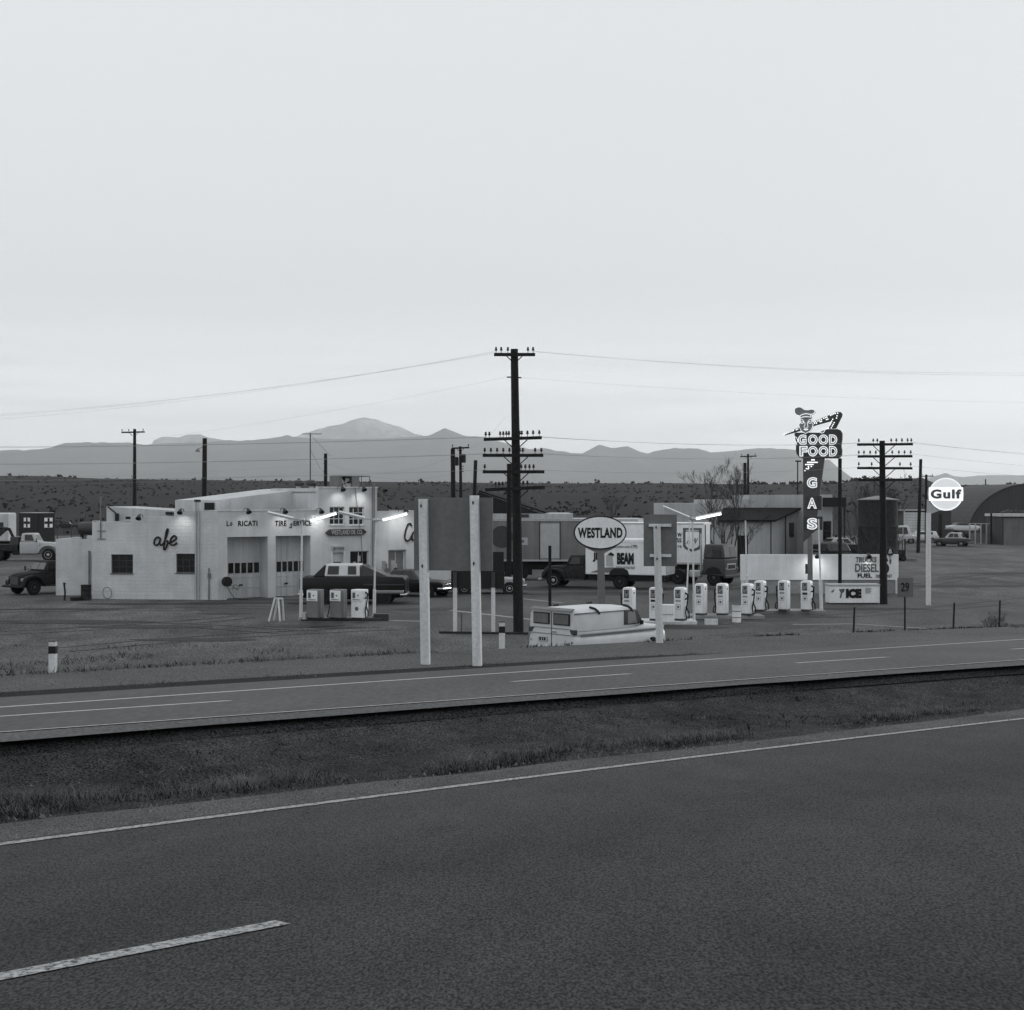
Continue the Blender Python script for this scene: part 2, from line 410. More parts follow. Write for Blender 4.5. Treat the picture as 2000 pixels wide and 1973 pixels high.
strip('far_road', [lambda s: e_in.at(s, -.05, .002), lambda s: e_dash.at(s, 0, .002), lambda s: e_out.at(s, .06, .002)], M_far, 'far asphalt carriageway of the highway', 'road')
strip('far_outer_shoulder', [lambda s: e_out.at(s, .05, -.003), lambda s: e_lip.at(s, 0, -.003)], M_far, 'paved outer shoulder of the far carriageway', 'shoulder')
def fade(s): return max(0., min(1., (31-s)/5))
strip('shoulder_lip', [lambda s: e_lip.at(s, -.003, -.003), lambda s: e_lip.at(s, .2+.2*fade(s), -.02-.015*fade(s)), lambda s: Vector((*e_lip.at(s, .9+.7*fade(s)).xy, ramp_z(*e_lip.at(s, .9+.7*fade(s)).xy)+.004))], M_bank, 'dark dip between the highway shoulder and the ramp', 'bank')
def ramp_in(s):
    p = e_lip.at(s, .8+.45*fade(s)+wob(s, .7, .1, 6)); return Vector((p.x, p.y, ramp_z(p.x, p.y)+.008))
strip('ramp', [ramp_in, lambda s: e_ramp.at(s, -1), lambda s: e_ramp.at(s, wob(s, .5, .06, 8))], M_gravelf, 'gravel access ramp beside the highway', 'road')
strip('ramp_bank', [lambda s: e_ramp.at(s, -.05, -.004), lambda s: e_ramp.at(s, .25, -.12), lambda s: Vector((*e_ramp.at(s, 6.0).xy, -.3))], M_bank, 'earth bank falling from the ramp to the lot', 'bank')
def s_of(px, py, k): return plane_pt(px, py, k).dot(US)
def line(name, e, s0, s1, wd, label, dz=.006, m=None):
    m = m or M_line2
    k = max(2, int((s1-s0)/.8)); sl = [s0+(s1-s0)*i/k for i in range(k+1)]
    strip(name, [lambda s: e.at(s, -wd/2, dz), lambda s: e.at(s, wd/2, dz)], m, label, 'road marking', S_=sl)
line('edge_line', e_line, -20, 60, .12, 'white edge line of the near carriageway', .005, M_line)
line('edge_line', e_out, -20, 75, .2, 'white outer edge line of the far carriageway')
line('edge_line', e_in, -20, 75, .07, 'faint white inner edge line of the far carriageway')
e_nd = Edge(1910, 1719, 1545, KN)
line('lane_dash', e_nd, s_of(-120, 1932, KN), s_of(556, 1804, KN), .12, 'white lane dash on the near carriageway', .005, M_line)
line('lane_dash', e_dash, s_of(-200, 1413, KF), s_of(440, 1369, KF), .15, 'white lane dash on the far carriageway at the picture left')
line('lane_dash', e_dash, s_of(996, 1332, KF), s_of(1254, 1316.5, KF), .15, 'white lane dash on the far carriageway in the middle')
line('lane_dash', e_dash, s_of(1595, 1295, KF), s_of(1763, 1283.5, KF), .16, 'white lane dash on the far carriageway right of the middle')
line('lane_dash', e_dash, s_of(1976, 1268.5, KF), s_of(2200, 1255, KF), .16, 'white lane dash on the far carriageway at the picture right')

def lot_line(a, b, wd, label, m=M_line, z=.008):
    p, q = G(*a), G(*b); d = (q-p).normalized(); nrm = Vector((-d.y, d.x, 0))*wd/2
    up = Vector((0, 0, z)); o = MB().quad(p-nrm+up, q-nrm+up, q+nrm+up, p+nrm+up).build('painted_line', m)
    tag(o, label, 'painted line', kind='structure')
def lot_area(name, pts, m, label, z):
    o = MB().quad(*[G(*p)+Vector((0, 0, z)) for p in pts]).build(name, m); tag(o, label, 'paving', kind='structure')
lot_area('forecourt', [(540, 1216), (700, 1221), (860, 1224), (1040, 1240), (1160, 1262), (1420, 1238), (1660, 1222), (2120, 1218), (2300, 1180), (1900, 1165), (1300, 1128), (800, 1150), (600, 1158), (400, 1174), (300, 1180)], M_pave, 'worn paved forecourt of the filling station', .004)
lot_line((838, 1187.5), (1045, 1211), .35, 'white painted edge crossing the forecourt')
lot_line((1022, 1170), (1100, 1178), .25, 'thin white line near the box truck')
lot_line((745, 1212), (835, 1214), .3, 'white line beside the pump island')
lot_line((1548, 1220), (1670, 1219), .22, 'white line right of the pumps')
lot_line((1670, 1219), (1810, 1228), .22, 'white line running towards the fence posts')
# ------------------------------------------------------------------ mountains, air
def mountains(name, prof, D0, D1, m, label, amp, step=5, zb=-16, x0=-700, x1=2700):
    kk = D1/4600; amp *= kk
    mb = MB(); cols = [x0+step*i for i in range(int((x1-x0)/step)+1)]; rows = 22
    for r in range(rows+5):
        q = r/rows
        for p in cols:
            zr = CZ+(HY-interp(prof, p))*D1/F
            if q <= 1:
                D = D0+(D1-D0)*q
                X = (p-CX)/F*D
                sh = q**1.15
                nn = noise.fractal((X/420/kk, D/420/kk, name.__len__()), 1, 2, 6)+.6*noise.ridged_multi_fractal((X/300/kk, D/700/kk, 3), 1, 2, 4, 1, 2)-.6
                z = zb+(zr-zb)*sh+nn*amp*math.sin(math.pi*min(1, q*.98))*max(.12, min(1, (zr-zb)/120/kk))
                z = max(zb-3, min(z, CZ+(zr-CZ)*(D/D1)-.8)) if q < 1 else zr+noise.noise((X/25/kk, 1, 2))*D1/F*1.2
            else:
                D = D1+(D1-D0)*(q-1)*2; X = (p-CX)/F*D; z = zr-(zr-zb)*(q-1)*3
            mb.v.append((X, D, max(z, zb-3)))
    n = len(cols)
    for i in range(rows+4):
        for j in range(n-1): mb.f.append((i*n+j, i*n+j+1, (i+1)*n+j+1, (i+1)*n+j))
    return tag(mb.build(name, m, smooth='all'), label, 'mountain', kind='structure')
FRONT = [(-700, 872), (-300, 884), (0, 880), (33, 878), (47, 880), (98, 875), (125, 865), (180, 864), (235, 865), (250, 864), (283, 869), (320, 866), (400, 864), (446, 860), (470, 861), (500, 859), (547, 853.5), (561, 849), (572, 853.5), (600, 856), (680, 858), (760, 856), (838, 851), (868, 836), (906, 851), (946, 854), (1011, 872), (1037, 878), (1059, 875), (1091, 881), (1113, 884), (1136, 886.5), (1171, 868), (1196, 876), (1225, 871), (1251, 883), (1265, 886), (1283, 880), (1316, 875.5), (1363, 876), (1388, 884), (1423, 881.5), (1445, 879), (1485, 875), (1535, 877), (1557, 879.6), (1600, 900), (1619, 897), (1634, 911), (1660, 930), (1680, 941), (1720, 965), (2700, 970)]
PEAK = [(-700, 950), (270, 940), (300, 860), (319, 852.5), (348, 855), (362, 849.6), (391, 848), (409, 855), (450, 861), (520, 861), (580, 852), (594, 846), (616, 840), (648, 831), (667, 829), (696, 817.5), (711, 815.5), (736, 819), (754, 827), (783, 834), (809, 847), (827, 851), (850, 868), (900, 950), (2700, 960)]
FARM = [(-700, 960), (1500, 960), (1700, 945), (1790, 938), (1825, 930), (1847, 924), (1865, 930), (1880, 932), (1923, 928), (2000, 928.5), (2200, 918), (2700, 926)]
mountains('mountains', FRONT, 14000, 19500, M_mtn, 'grey mountain range along the horizon', 26)
mountains('mountain_peak', PEAK, 20200, 22600, M_snow, 'broad pale snowy peak rising behind the range', 70)
mountains('far_mountains', FARM, 21200, 23600, M_mtn, 'faint pale mountains low at the far right', 20)
hz = MB().box(-15500, 15500, -130, 25500, -40, 1330)
hm = bpy.data.materials.new('haze'); hm.use_nodes = True
hn = hm.node_tree; hn.nodes.remove(hn.nodes['Principled BSDF'])
pv = hn.nodes.new('ShaderNodeVolumePrincipled'); pv.inputs['Color'].default_value = (.97, .99, 1, 1); pv.inputs['Density'].default_value = 4.0e-5; pv.inputs['Anisotropy'].default_value = .45
hn.links.new(pv.outputs[0], hn.nodes['Material Output'].inputs['Volume'])
tag(hz.build('haze', hm), 'thin even haze over the plain and mountains', 'haze', kind='stuff')

# ------------------------------------------------------------------ filling station
FA = Fr(G(180, 1170), math.atan2(*(G(426, 1172)-G(180, 1170)).yx))
FB = Fr(G(426, 1172), math.atan2(*(G(610, 1164)-G(426, 1172)).yx))
def walls(mb, u0, u1, z0, z1, y0, y1, holes=()):
    us = sorted({u0, u1} | {min(max(h[i], u0), u1) for h in holes for i in (0, 1)})
    zs = sorted({z0, z1} | {min(max(h[i], z0), z1) for h in holes for i in (2, 3)})
    for a, b in zip(us, us[1:]):
        for c, d in zip(zs, zs[1:]):
            if any(h[0]-1e-5 <= a and b <= h[1]+1e-5 and h[2]-1e-5 <= c and d <= h[3]+1e-5 for h in holes): continue
            mb.box(a, b, y0, y1, c, d)
    return mb
def hole(fr, x0, x1, y0, y1):
    xm = (x0+x1)/2
    return (fr.u(x0), fr.u(x1), fr.z(xm, y1), fr.z(xm, y0))
def window(parent, T, h, y, cols, rows, fm, gm, fw=.05, sill=True, label=None):
    """framed glazing set back by y in the opening h"""
    f = MB(T); u0, u1, z0, z1 = h
    f.box(u0, u1, y-.03, y+.05, z0, z0+fw).box(u0, u1, y-.03, y+.05, z1-fw, z1)
    f.box(u0, u0+fw, y-.03, y+.05, z0+fw, z1-fw).box(u1-fw, u1, y-.03, y+.05, z0+fw, z1-fw)
    for i in range(1, cols): c = u0+(u1-u0)*i/cols; f.box(c-.018, c+.018, y-.02, y+.04, z0+fw, z1-fw)
    for i in range(1, rows): c = z0+(z1-z0)*i/rows; f.box(u0+fw, u1-fw, y-.015, y+.03, c-.018, c+.018)
    if sill: f.box(u0-.04, u1+.04, -.05, y-.031, z0-.05, z0-.002)
    o = f.build('window', fm, parent)
    if label: o['label'] = label
    MB(T).box(u0+.02, u1-.02, y+.005, y+.012, z0+.02, z1-.02).build('pane', gm, o)
    return o
def flood(parent, T, u, z, lit=0, out=.55, spread=125, aim=-1.0):
    """swan-neck floodlight on the parapet; lit ones carry a real spot"""
    b = MB(T); b.tube([(u, .05, z-.02), (u, -.05, z+.16), (u, -out*.6, z+.22), (u, -out, z+.12)], .02, 6)
    Q = Matrix.Translation((u, -out, z+.12)) @ Matrix.Rotation(R(-38), 4, 'X')
    b.lathe([(.03, .1), (.06, .08), (.09, 0), (.15, -.14), (.16, -.2), (.14, -.19), (.07, -.03)], 14, Q)
    b.build('flood_lamp', M_lamp, parent, smooth=True)
    if lit:
        l = bpy.data.lights.new('flood_light', 'SPOT'); l.energy = lit; l.spot_size = R(spread); l.spot_blend = .9; l.shadow_soft_size = .06; l.color = (1, .99, .97)
        o = bpy.data.objects.new('flood_light', l); COL.objects.link(o)
        Wm = parent_M(parent) @ (T or Matrix()); p = Wm @ Vector((u, -out, z-.12)); q = Wm @ Vector((u, .05, z+aim))
        o.location = p; o.rotation_euler = (q-p).to_track_quat('-Z', 'Y').to_euler()
def parent_M(o): return Matrix.Translation(o.location) @ Matrix.Rotation(o.rotation_euler.z, 4, 'Z')
def stroke(fr, pts, ox, oy, sc, T, r, name, m, parent, y=-.06):
    """painted or cut-out script from pixel strokes on an upright plane, smoothed"""
    mb = MB(T)
    for line_ in pts:
        P = [Vector((*fr.on(ox+a/sc, oy+b/sc), 0)) for a, b in line_]
        out = []
        for i in range(len(P)-1):
            p0, p1, p2, p3 = P[max(i-1, 0)], P[i], P[i+1], P[min(i+2, len(P)-1)]
            for k in range(5):
                t = k/5
                out.append(.5*((2*p1)+(p2-p0)*t+(2*p0-5*p1+4*p2-p3)*t*t+(3*p1-p0-3*p2+p3)*t**3))
        out.append(P[-1])
        mb.tube([(p.x, y, p.y) for p in out], r, 6)
    return mb.build(name, m, parent, smooth=True)

st = thing('filling_station', 'long white block filling station with cafe wing, two garage doors and taller office', 'building', FB.p, FB.a)
TA = FB.M.inverted() @ FA.M
ua0, ua1 = 0, FA.u(426)
wA = [hole(FA, 217, 259.6, 1083, 1120), hole(FA, 344, 381, 1081.5, 1119)]
za = FA.z(220, 1020); zb_ = FA.z(300, 1008.5); zc = FA.z(380, 997.5)
a = MB(TA); u255, u340 = FA.u(255), FA.u(340)
walls(a, ua0, ua1, -.2, za, 0, .3, wA)
a.box(u255, ua1, 0, .3, za, zb_).box(u340, ua1, 0, .3, zb_, zc)
a.build('wall', M_wall, st)
MB(TA).box(ua0, ua0+.3, .3, 9, -.2, za-.002).build('wall', M_wall, st)
for h in wA:
    window(st, TA, h, .16, 3, 3, M_dark, M_glass, .04)
MB(TA).box(wA[0][0]+.62, wA[0][1]-.06, .185, .19, wA[0][2]+.06, wA[0][3]-.3).build('window_blind', M_shadeW, st)
stroke(FA, [[(1424, 690), (1400, 676), (1375, 700), (1370, 735), (1392, 748), (1415, 725), (1426, 688), (1420, 725), (1430, 748), (1450, 735), (1475, 680), (1492, 625), (1490, 605), (1478, 625), (1466, 700), (1455, 770), (1462, 788), (1476, 770), (1488, 735), (1490, 712), (1478, 712)],
            [(1500, 735), (1518, 722), (1556, 700), (1566, 680), (1546, 664), (1522, 684), (1512, 722), (1524, 746), (1550, 744), (1572, 726)]],
       0, 900, 4.538, TA, .05, 'lettering', M_ink, st)
dp = MB(TA)
for px in (383.5, 388.5):
    u = FA.u(px); dp.cyl((u, -.09, -.05), (u, -.09, FA.z(px, 979)), .055, n=8)
dp.build('downpipe', M_light, st, smooth=True)
MB(TA).box(FA.u(381), FA.u(391), -.14, .1, FA.z(386, 981), FA.z(386, 976)).build('vent_cap', M_black, st)
flood(st, TA, FA.u(279), FA.z(279, 1012), 0); flood(st, TA, FA.u(359), FA.z(359, 1001), 26)
# garage wall in frame B
d1 = hole(FB, 444, 523, 1048.5, 1169); d2 = hole(FB, 538.5, 606.5, 1046.5, 1166)
uB1 = FB.u(622); uT0 = FB.u(638); uT1 = FB.u(736.5); uC1 = FB.u(884)
zg = FB.z(500, 998)
g = MB(); dA = 1.0
walls(g, 0.002, uB1, -.2, zg, 0, dA, [(d1[0], d1[1], -.2, d1[3]), (d2[0], d2[1], -.2, d2[3])])
g.build('wall', M_stucco, st)
def garage_door(h, v):
    u0, u1, _, z1 = h; f = MB(); H = z1; y = dA-.08
    o = MB().box(u0-.05, u1+.05, y, y+.08, -.1, z1).build('garage_door', M_shadeW, st)
    k = 5; w0, w1 = v
    for i in range(6): f.box(u0-.02, u1+.02, y-.028, y-.002, H*i/6-.02, H*i/6+.02)
    for i in range(0, k+1): c = w0+(w1-w0)*i/k; f.box(c-.025, c+.025, y-.024, y-.003, .05, z1)
    f.build('rail', M_shadeW, o)
    p = MB(); z0 = H*.405; z9 = H*.57
    for i in range(k):
        a_ = w0+(w1-w0)*i/k+.05; b_ = w0+(w1-w0)*(i+1)/k-.05
        p.box(a_, b_, y-.04, y-.02, z0, z9)
    p.build('pane', M_glass, o)
    MB().box((u0+u1)/2-.1, (u0+u1)/2+.1, y-.09, y-.03, H*.2, H*.22).build('handle', M_black, o)
FBd = Fr(FB.M @ Vector((0, dA-.1, 0)), FB.a)
garage_door(d1, (FBd.u(444.5), FBd.u(507))); garage_door(d2, (FBd.u(539), FBd.u(594)))
def tb(s, x0, x1, y0, y1, m=M_ink, fr=FB, T=None, par=None, name='lettering', y=-.012, **k):
    xm = (x0+x1)/2; return text(s, name, m, par or st, fr.u(x0), fr.u(x1), fr.z(xm, y1), fr.z(xm, y0), y=y, M=T, **k)
tb('L', 442.5, 447, 1017.5, 1027.5, bold=.03); tb('0', 449.5, 453.5, 1020, 1027.5, bold=.02); tb('RICATI', 465, 502.5, 1017, 1027.5, bold=.03, spacing=1.15)
tb('TIRE', 537, 559, 1017, 1027.5, bold=.03, spacing=1.1); tb('S', 566, 571, 1022, 1032, bold=.02, rot=-.3); tb('ERVICE', 573, 608, 1017, 1027, bold=.03, spacing=1.1)
for px, lit in ((476, 9), (547, 26), (617.5, 50)): flood(st, None, FB.u(px), FB.z(px, 1000), lit)
# taller office
tw = [hole(FB, 644, 673, 990, 1025), hole(FB, 682, 711, 990, 1025.5)]
dr = hole(FB, 649, 671, 1079, 1168); dr = (dr[0], dr[1], -.2, dr[3]); sw = hole(FB, 684, 720, 1076, 1135)
zt = FB.z(690, 953.5)
t = MB(); walls(t, uB1+.002, uT1, -.2, zt, 0, .3, tw+[dr, sw])
t.box(uT1-.3, uT1, .3, 6, -.2, zt).box(uB1+.002, uB1+.3, .3, 6, zg-.6, zt)
t.build('wall', M_stucco, st)
MB().box(uB1, uT1+.03, -.05, .33, zt+.002, zt+.08).box(0, uB1-.01, -.04, dA+.04, zg+.002, zg+.05).build('coping', M_wpaint, st)
for h in tw: window(st, None, h, .12, 3, 3, M_wpaint, M_glass, .05)
window(st, None, sw, .14, 2, 1, M_wpaint, M_glass, .05)
b = MB(); random.seed(3)
for i in range(7):
    u = random.uniform(sw[0]+.1, sw[1]-.4); z = random.uniform(sw[2]+.3, sw[3]-.5); b.box(u, u+random.uniform(.1, .3), .133, .139, z, z+random.uniform(.15, .4))
b.build('window_notice', M_light, st)
do = MB().box(dr[0], dr[1], .12, .17, -.1, dr[3]).build('door', M_shadeW, st)
MB().box(dr[0]+.12, dr[1]-.12, .1, .118, 1.5, dr[3]-.55).build('pane', M_glass, do)
f = MB(); f.box(dr[0]-.1, dr[0]+.02, -.04, .119, 0, dr[3]).box(dr[1]-.02, dr[1]+.1, -.04, .119, 0, dr[3]).box(dr[0]-.1, dr[1]+.1, -.04, .119, dr[3], dr[3]+.1); f.build('frame', M_wpaint, do)
# office signs
u0, u1 = FB.u(642), FB.u(707); z0, z1 = FB.z(675, 1045.5), FB.z(675, 1033.5); zm = (z0+z1)/2
o = MB().prism([(u0-.25, zm), (u0, z0), (u1, z0), (u1+.25, zm), (u1, z1), (u0, z1)], -.16, -.01).build('sign_board', M_cab, st, bevel=.015)
tb('WESTLAND OIL CO.', 644.5, 705.5, 1035, 1044, M_light, par=o, y=-.165, bold=.012)
o = MB().box(FB.u(647), FB.u(671.5), -.1, -.01, FB.z(660, 1076), FB.z(660, 1066)).build('sign_board', M_light, st, bevel=.012)
tb('REST ROOMS', 649, 670, 1068.5, 1074, M_inkg, par=o, y=-.105)
for px, lit in ((659.5, 30), (700.6, 38)): flood(st, None, FB.u(px), FB.z(px, 956.5), lit)
pz = MB()
for dx in (0, .12): pz.cyl((uT1-.35+dx, -.08, .2), (uT1-.35+dx, -.08, zt+.3), .03, n=6)
pz.tube([(uT1-1.5, -.05, zt), (uT1-1.1, -.08, 3.2), (uT1-.95, -.08, .4)], .02, 5)
pz.build('conduit', M_mid, st)
# cafe room on the right
wc = hole(FB, 761, 796, 1074, 1170); wc = (wc[0], wc[1], .1, wc[3]); zcw = FB.z(790, 998)
c = MB(); walls(c, uT1+.002, uC1, -.2, zcw, .15, .5, [wc]); c.box(uC1-.3, uC1, .5, 7, -.2, zcw); c.build('wall', M_stucco, st)
window(st, None, wc, .4, 2, 1, M_wpaint, M_mid, .07)
stroke(FB, [[(205, 672), (196, 650), (178, 652), (160, 690), (147, 745), (150, 785), (170, 802), (196, 782), (208, 752)], [(250, 715), (228, 722), (212, 750), (212, 785), (226, 795), (245, 770), (256, 730), (252, 780), (262, 795)]], 760, 880, 4.538, None, .05, 'lettering', M_ink, st, y=.09)
flood(st, None, FB.u(741), FB.z(741, 958), 0); flood(st, None, FB.u(779), FB.z(779, 999), 75, out=.7, spread=140)
# roofs and the hall behind
ry = 11
MB().prism([(uB1-.3, dA), (.35, dA), (-1.0, 3), (-1.0, ry), (uC1-.3, ry), (uC1-.3, .6), (uT1, .6), (uT1, dA)], zg-.55, zg-.4, 'z').build('roof', M_roofd, st)
MB(TA).prism([(.3, .35), (ua1-.2, .35), (ua1-.2, 8.8), (.3, 8.8)], za-.35, za-.2, 'z').build('roof', M_roofd, st)
FH = Fr(FB.M @ Vector((0, 3.2, 0)), FB.a); TH = FB.M.inverted() @ FH.M
ul, um, ur = FH.u(424), FH.u(598), FH.u(628)
MB(TH).prism([(ul, zg-.3), (ur, zg-.3), (ur, FH.z(628, 953.5)), (um, FH.z(598, 955)), (ul, FH.z(424, 977))], 0, 6).build('wall', M_stucco, st)
MB().box(uB1+.002, uT1-.31, .31, 6, zt-.3, zt-.2).build('roof', M_roofd, st)
b = MB(TA); bx = Fr(FA.M @ Vector((0, 1.5, 0)), FA.a)
b.box(bx.u(366), bx.u(423), 1.5, 4, zb_-.5, bx.z(390, 978)); b.build('roof_house', M_stucco, st)
MB(TA).box(bx.u(399.5), bx.u(419), 1.46, 1.499, bx.z(410, 996), bx.z(410, 982)).build('vent', M_black, st)
FS = Fr(FA.M @ Vector((0, 9.5, 0)), FA.a); TS = FB.M.inverted() @ FS.M
MB(TS).prism([(FS.u(208), 2), (FS.u(344), 2), (FS.u(344), FS.z(344, 998)), (FS.u(208), FS.z(208, 989.5))], 0, 5).build('wall', M_shadeW, st)
MB(TS).box(FS.u(228), FS.u(233), -.3, -.05, FS.z(230, 1018), FS.z(230, 1003)).cyl((FS.u(228), -.1, FS.z(228, 1003)), (FS.u(212), -.1, FS.z(212, 990)), .04).build('vent', M_black, st)
MB(TS).box(FS.u(326), FS.u(340), -.25, -.03, FS.z(333, 1005), FS.z(333, 1000)).build('vent', M_black, st)
# left store room and its yard wall
FL = Fr(G(109, 1163), 0); TL = FB.M.inverted() @ FL.M
zl = FL.z(140, 1053)
MB(TL).box(0, FL.u(170), 0, .3, -.2, zl).box(FL.u(170)+.001, FL.u(183), 0, .3, -.2, FL.z(176, 1046)).box(0, .3, .3, 4, -.2, zl).build('wall', M_wall, st)
MB(TL).box(FL.u(173.5), FL.u(176.5), -.12, -.01, FL.z(175, 1160), FL.z(175, 1076)).build('downpipe', M_mid, st)
MB(TA).cyl((FA.u(197), -.05, FA.z(197, 1052)), (FA.u(197), -.05, FA.z(197, 935+35)), .035).box(FA.u(190), FA.u(207), -.04, -.01, FA.z(197, 1053.5), FA.z(197, 1052)).box(FA.u(190), FA.u(207), -.04, -.01, FA.z(197, 1038), FA.z(197, 1036.5)).build('mast', M_mid, st)

# roof equipment: things standing on the roof
def on_roof(px, y_off): return FB.M @ Vector((FB.u(px), y_off, 0))
zr = zt-.2
p = Vector((*W(583, 955, 88).xy, 5.7)); v1 = thing('roof_ventilator', 'round turbine ventilator on the hall roof, left of the aerial mast', 'ventilator', p, 0, 'ventilators on the hall roof')
MB().cyl((0, 0, 0), (0, 0, .6), .14).build('stack', M_light, v1, smooth=True)
MB().lathe([(.1, .55), (.28, .62), (.34, .75), (.28, .9), (.1, .96)], 14).build('cowl', M_dark, v1, smooth=True)
v2 = copy_tree(v1); v2.location = (*W(608, 955, 88).xy, 5.7); v2['label'] = 'round turbine ventilator at the foot of the aerial mast'
p = W(606, 955, 88.4); am = thing('aerial_mast', 'tall thin television aerial mast on the hall roof', 'aerial', (p.x, p.y, 5.9))
zt2 = W(606, 846, 88.4).z-5.9
MB().cyl((0, 0, 0), (0, 0, zt2), .035, n=6).build('mast', M_black, am)
q = MB(); q.cyl((-.5, 0, zt2-.05), (.7, 0, zt2-.05), .02, n=5)
for i in range(5): q.cyl((-.45+i*.25, -.4, zt2-.05), (-.45+i*.25, .4, zt2-.05), .012, n=4)
q.build('antenna', M_black, am)
MB().tube([(0, 0, zt2-.1), (1.2, .4, zt2-1.4)], .008, 4).tube([(0, 0, zt2-1), (.6, .2, zt2-2.2)], .008, 4).build('guy_wire', M_black, am)
p = on_roof(664, 2.2); sc = thing('swamp_cooler', 'square rooftop cooler with a large fan and wire frame', 'rooftop cooler', (p.x, p.y, zr), FB.a)
FC = Fr(p, FB.a); k0, k1 = FC.u(661), FC.u(702); zz = FC.z(680, 929)-zr
bxs = MB(); bxs.box(k0, k1, 0, 1.1, 0, .08).box(k0, k1, 0, 1.1, zz-.06, zz).box(k0, k0+.25, 0, 1.1, .081, zz-.061).box(k1-.5, k1, 0, 1.1, .081, zz-.061).box(k0+.25, k1-.5, .5, 1.1, .081, zz-.061)
bxs.build('housing', M_mid, sc, bevel=.01)
cx = (k0+k1)/2-.13; r_ = zz*.44
MB().box(k0+.25, k1-.5, .45, .49, .081, zz-.061).build('back_panel', M_black, sc)
fb = MB()
for i in range(4):
    T = Matrix.Translation((cx, .3, zz/2)) @ Matrix.Rotation(i*math.pi/2+.4, 4, 'Y') @ Matrix.Rotation(R(25), 4, 'X')
    fb.prism([(-.05, .05), (.05, .05), (.17, r_*.8), (.05, r_*.95), (-.12, r_*.85)], -.008, .008) if False else fb.add([T @ Vector(q) for q in ((-.05, 0, .05), (.05, 0, .05), (.17, 0, r_*.8), (.03, 0, r_*.95), (-.14, 0, r_*.82), (-.05, .015, .05), (.05, .015, .05), (.17, .015, r_*.8), (.03, .015, r_*.95), (-.14, .015, r_*.82))], [(0, 1, 2, 3, 4), (9, 8, 7, 6, 5), (0, 5, 6, 1), (1, 6, 7, 2), (2, 7, 8, 3), (3, 8, 9, 4), (4, 9, 5, 0)])
fb.build('fan', M_light, sc)
wf = MB(); e = FC.u(722)
wf.cyl((k1, 0, zz-.03), (e, 0, zz-.03), .02, n=5).cyl((e, 0, zz-.03), (e, 0, 0), .02, n=5).cyl((k1, 1, zz-.03), (e, 1, zz-.03), .02, n=5).cyl((e, 1, zz-.03), (e, 1, 0), .02, n=5); wf.cyl((e, 0, zz-.03), (e, 1, zz-.03), .02, n=5).build('wire_frame', M_black, sc)
# vending machines by the cafe wall
def vending(px0, px1, yo, label, m, m2, badge):
    q = FB.M @ Vector((FB.u(px0), yo, 0)); Fv = Fr(q, FB.a); t_ = thing('vending_machine', label, 'vending machine', q, FB.a, 'vending machines by the cafe wall')
    b_ = Fv.u(px1); MB().box(0, b_, 0, .5, 0, 1.9).build('cabinet', m, t_, bevel=.03)
    MB().box(.08, b_-.08, -.02, -.001, .9, 1.75).build('front_panel', m2, t_)
    Q = Matrix.Translation((b_*.5, -.03, 1.35)) @ Matrix.Rotation(R(90), 4, 'X'); MB(Q).lathe([(.16, -.008), (.16, .008)], 18).build('badge', badge, t_)
vending(741, 755.5, -.75, 'grey vending machine with a small round badge, left of its pair', M_light, M_sheet, M_mid)
vending(758, 772, -.85, 'pale vending machine with a dark round badge, right of its pair', M_shadeW, M_light, M_dark)

# ------------------------------------------------------------------ utility poles and wires
INS = MB().lathe([(.012, 0), (.012, .1), (.05, .11), (.055, .16), (.03, .2), (.045, .22), (.03, .27)], 8).build('insulator', M_black); INSM = INS.data
bpy.data.objects.remove(INS)
POLES = {}
def upole(key, label, top, basepx, D, r1, r0, arms=(), zb=0, brace=True, group=None, side_pins=(), name='utility_pole', arm_m=M_pole):
    b_ = W(basepx, 0, D); ztop = W(*top, D).z
    t_ = thing(name, label, 'pole' if name != 'utility_pole' else 'utility pole', (b_.x, b_.y, zb), 0, group)
    dx = W(top[0], 0, D).x-b_.x
    def cx_(z): return dx*(z-zb)/(ztop-zb)
    MB().cyl((0, 0, -.3), (dx, 0, ztop-zb), r0, r1, 14).build('pole', M_pole, t_, smooth=True)
    for (x0, y0, x1, y1, pins) in arms:
        A = W(x0, y0, D); B = W(x1, y1, D); A = A-Vector((b_.x, b_.y, zb)); B = B-Vector((b_.x, b_.y, zb))
        yy = -r0-.06
        T = Matrix.Translation((A.x, yy, A.z)) @ Matrix.Rotation(-math.atan2(B.z-A.z, B.x-A.x), 4, 'Y')
        ln = (B-A).length; th = .065 if D < 90 else .06
        arm = MB(T).box(0, ln, -.05, .05, -th, th).build('crossarm', arm_m, t_)
        for q in pins:
            f_ = (q-x0)/(x1-x0); o = bpy.data.objects.new('insulator', INSM); COL.objects.link(o); o.parent = arm
            P_ = A.lerp(B, f_); o.location = (P_.x, yy, P_.z+th); o.scale = (1, 1, .9 if D < 90 else .8)
        if brace:
            zc_ = (A.z+B.z)/2; xc = cx_(zc_+zb); d_ = ln*.2
            for s_ in (-1, 1): MB().tube([(xc+s_*d_, yy-.055, zc_-.05), (xc+s_*.09, yy-.02, zc_-d_*.85)], .022, 5).build('brace', arm_m, t_)
    for (px, py) in side_pins:
        P_ = W(px, py, D); MB().cyl((cx_(P_.z), -r0*.5, P_.z-zb), (P_.x-b_.x, -.05, P_.z-zb), .03, n=6).build('insulator', M_black, t_)
    POLES[key] = t_; return t_
DM = 60.0
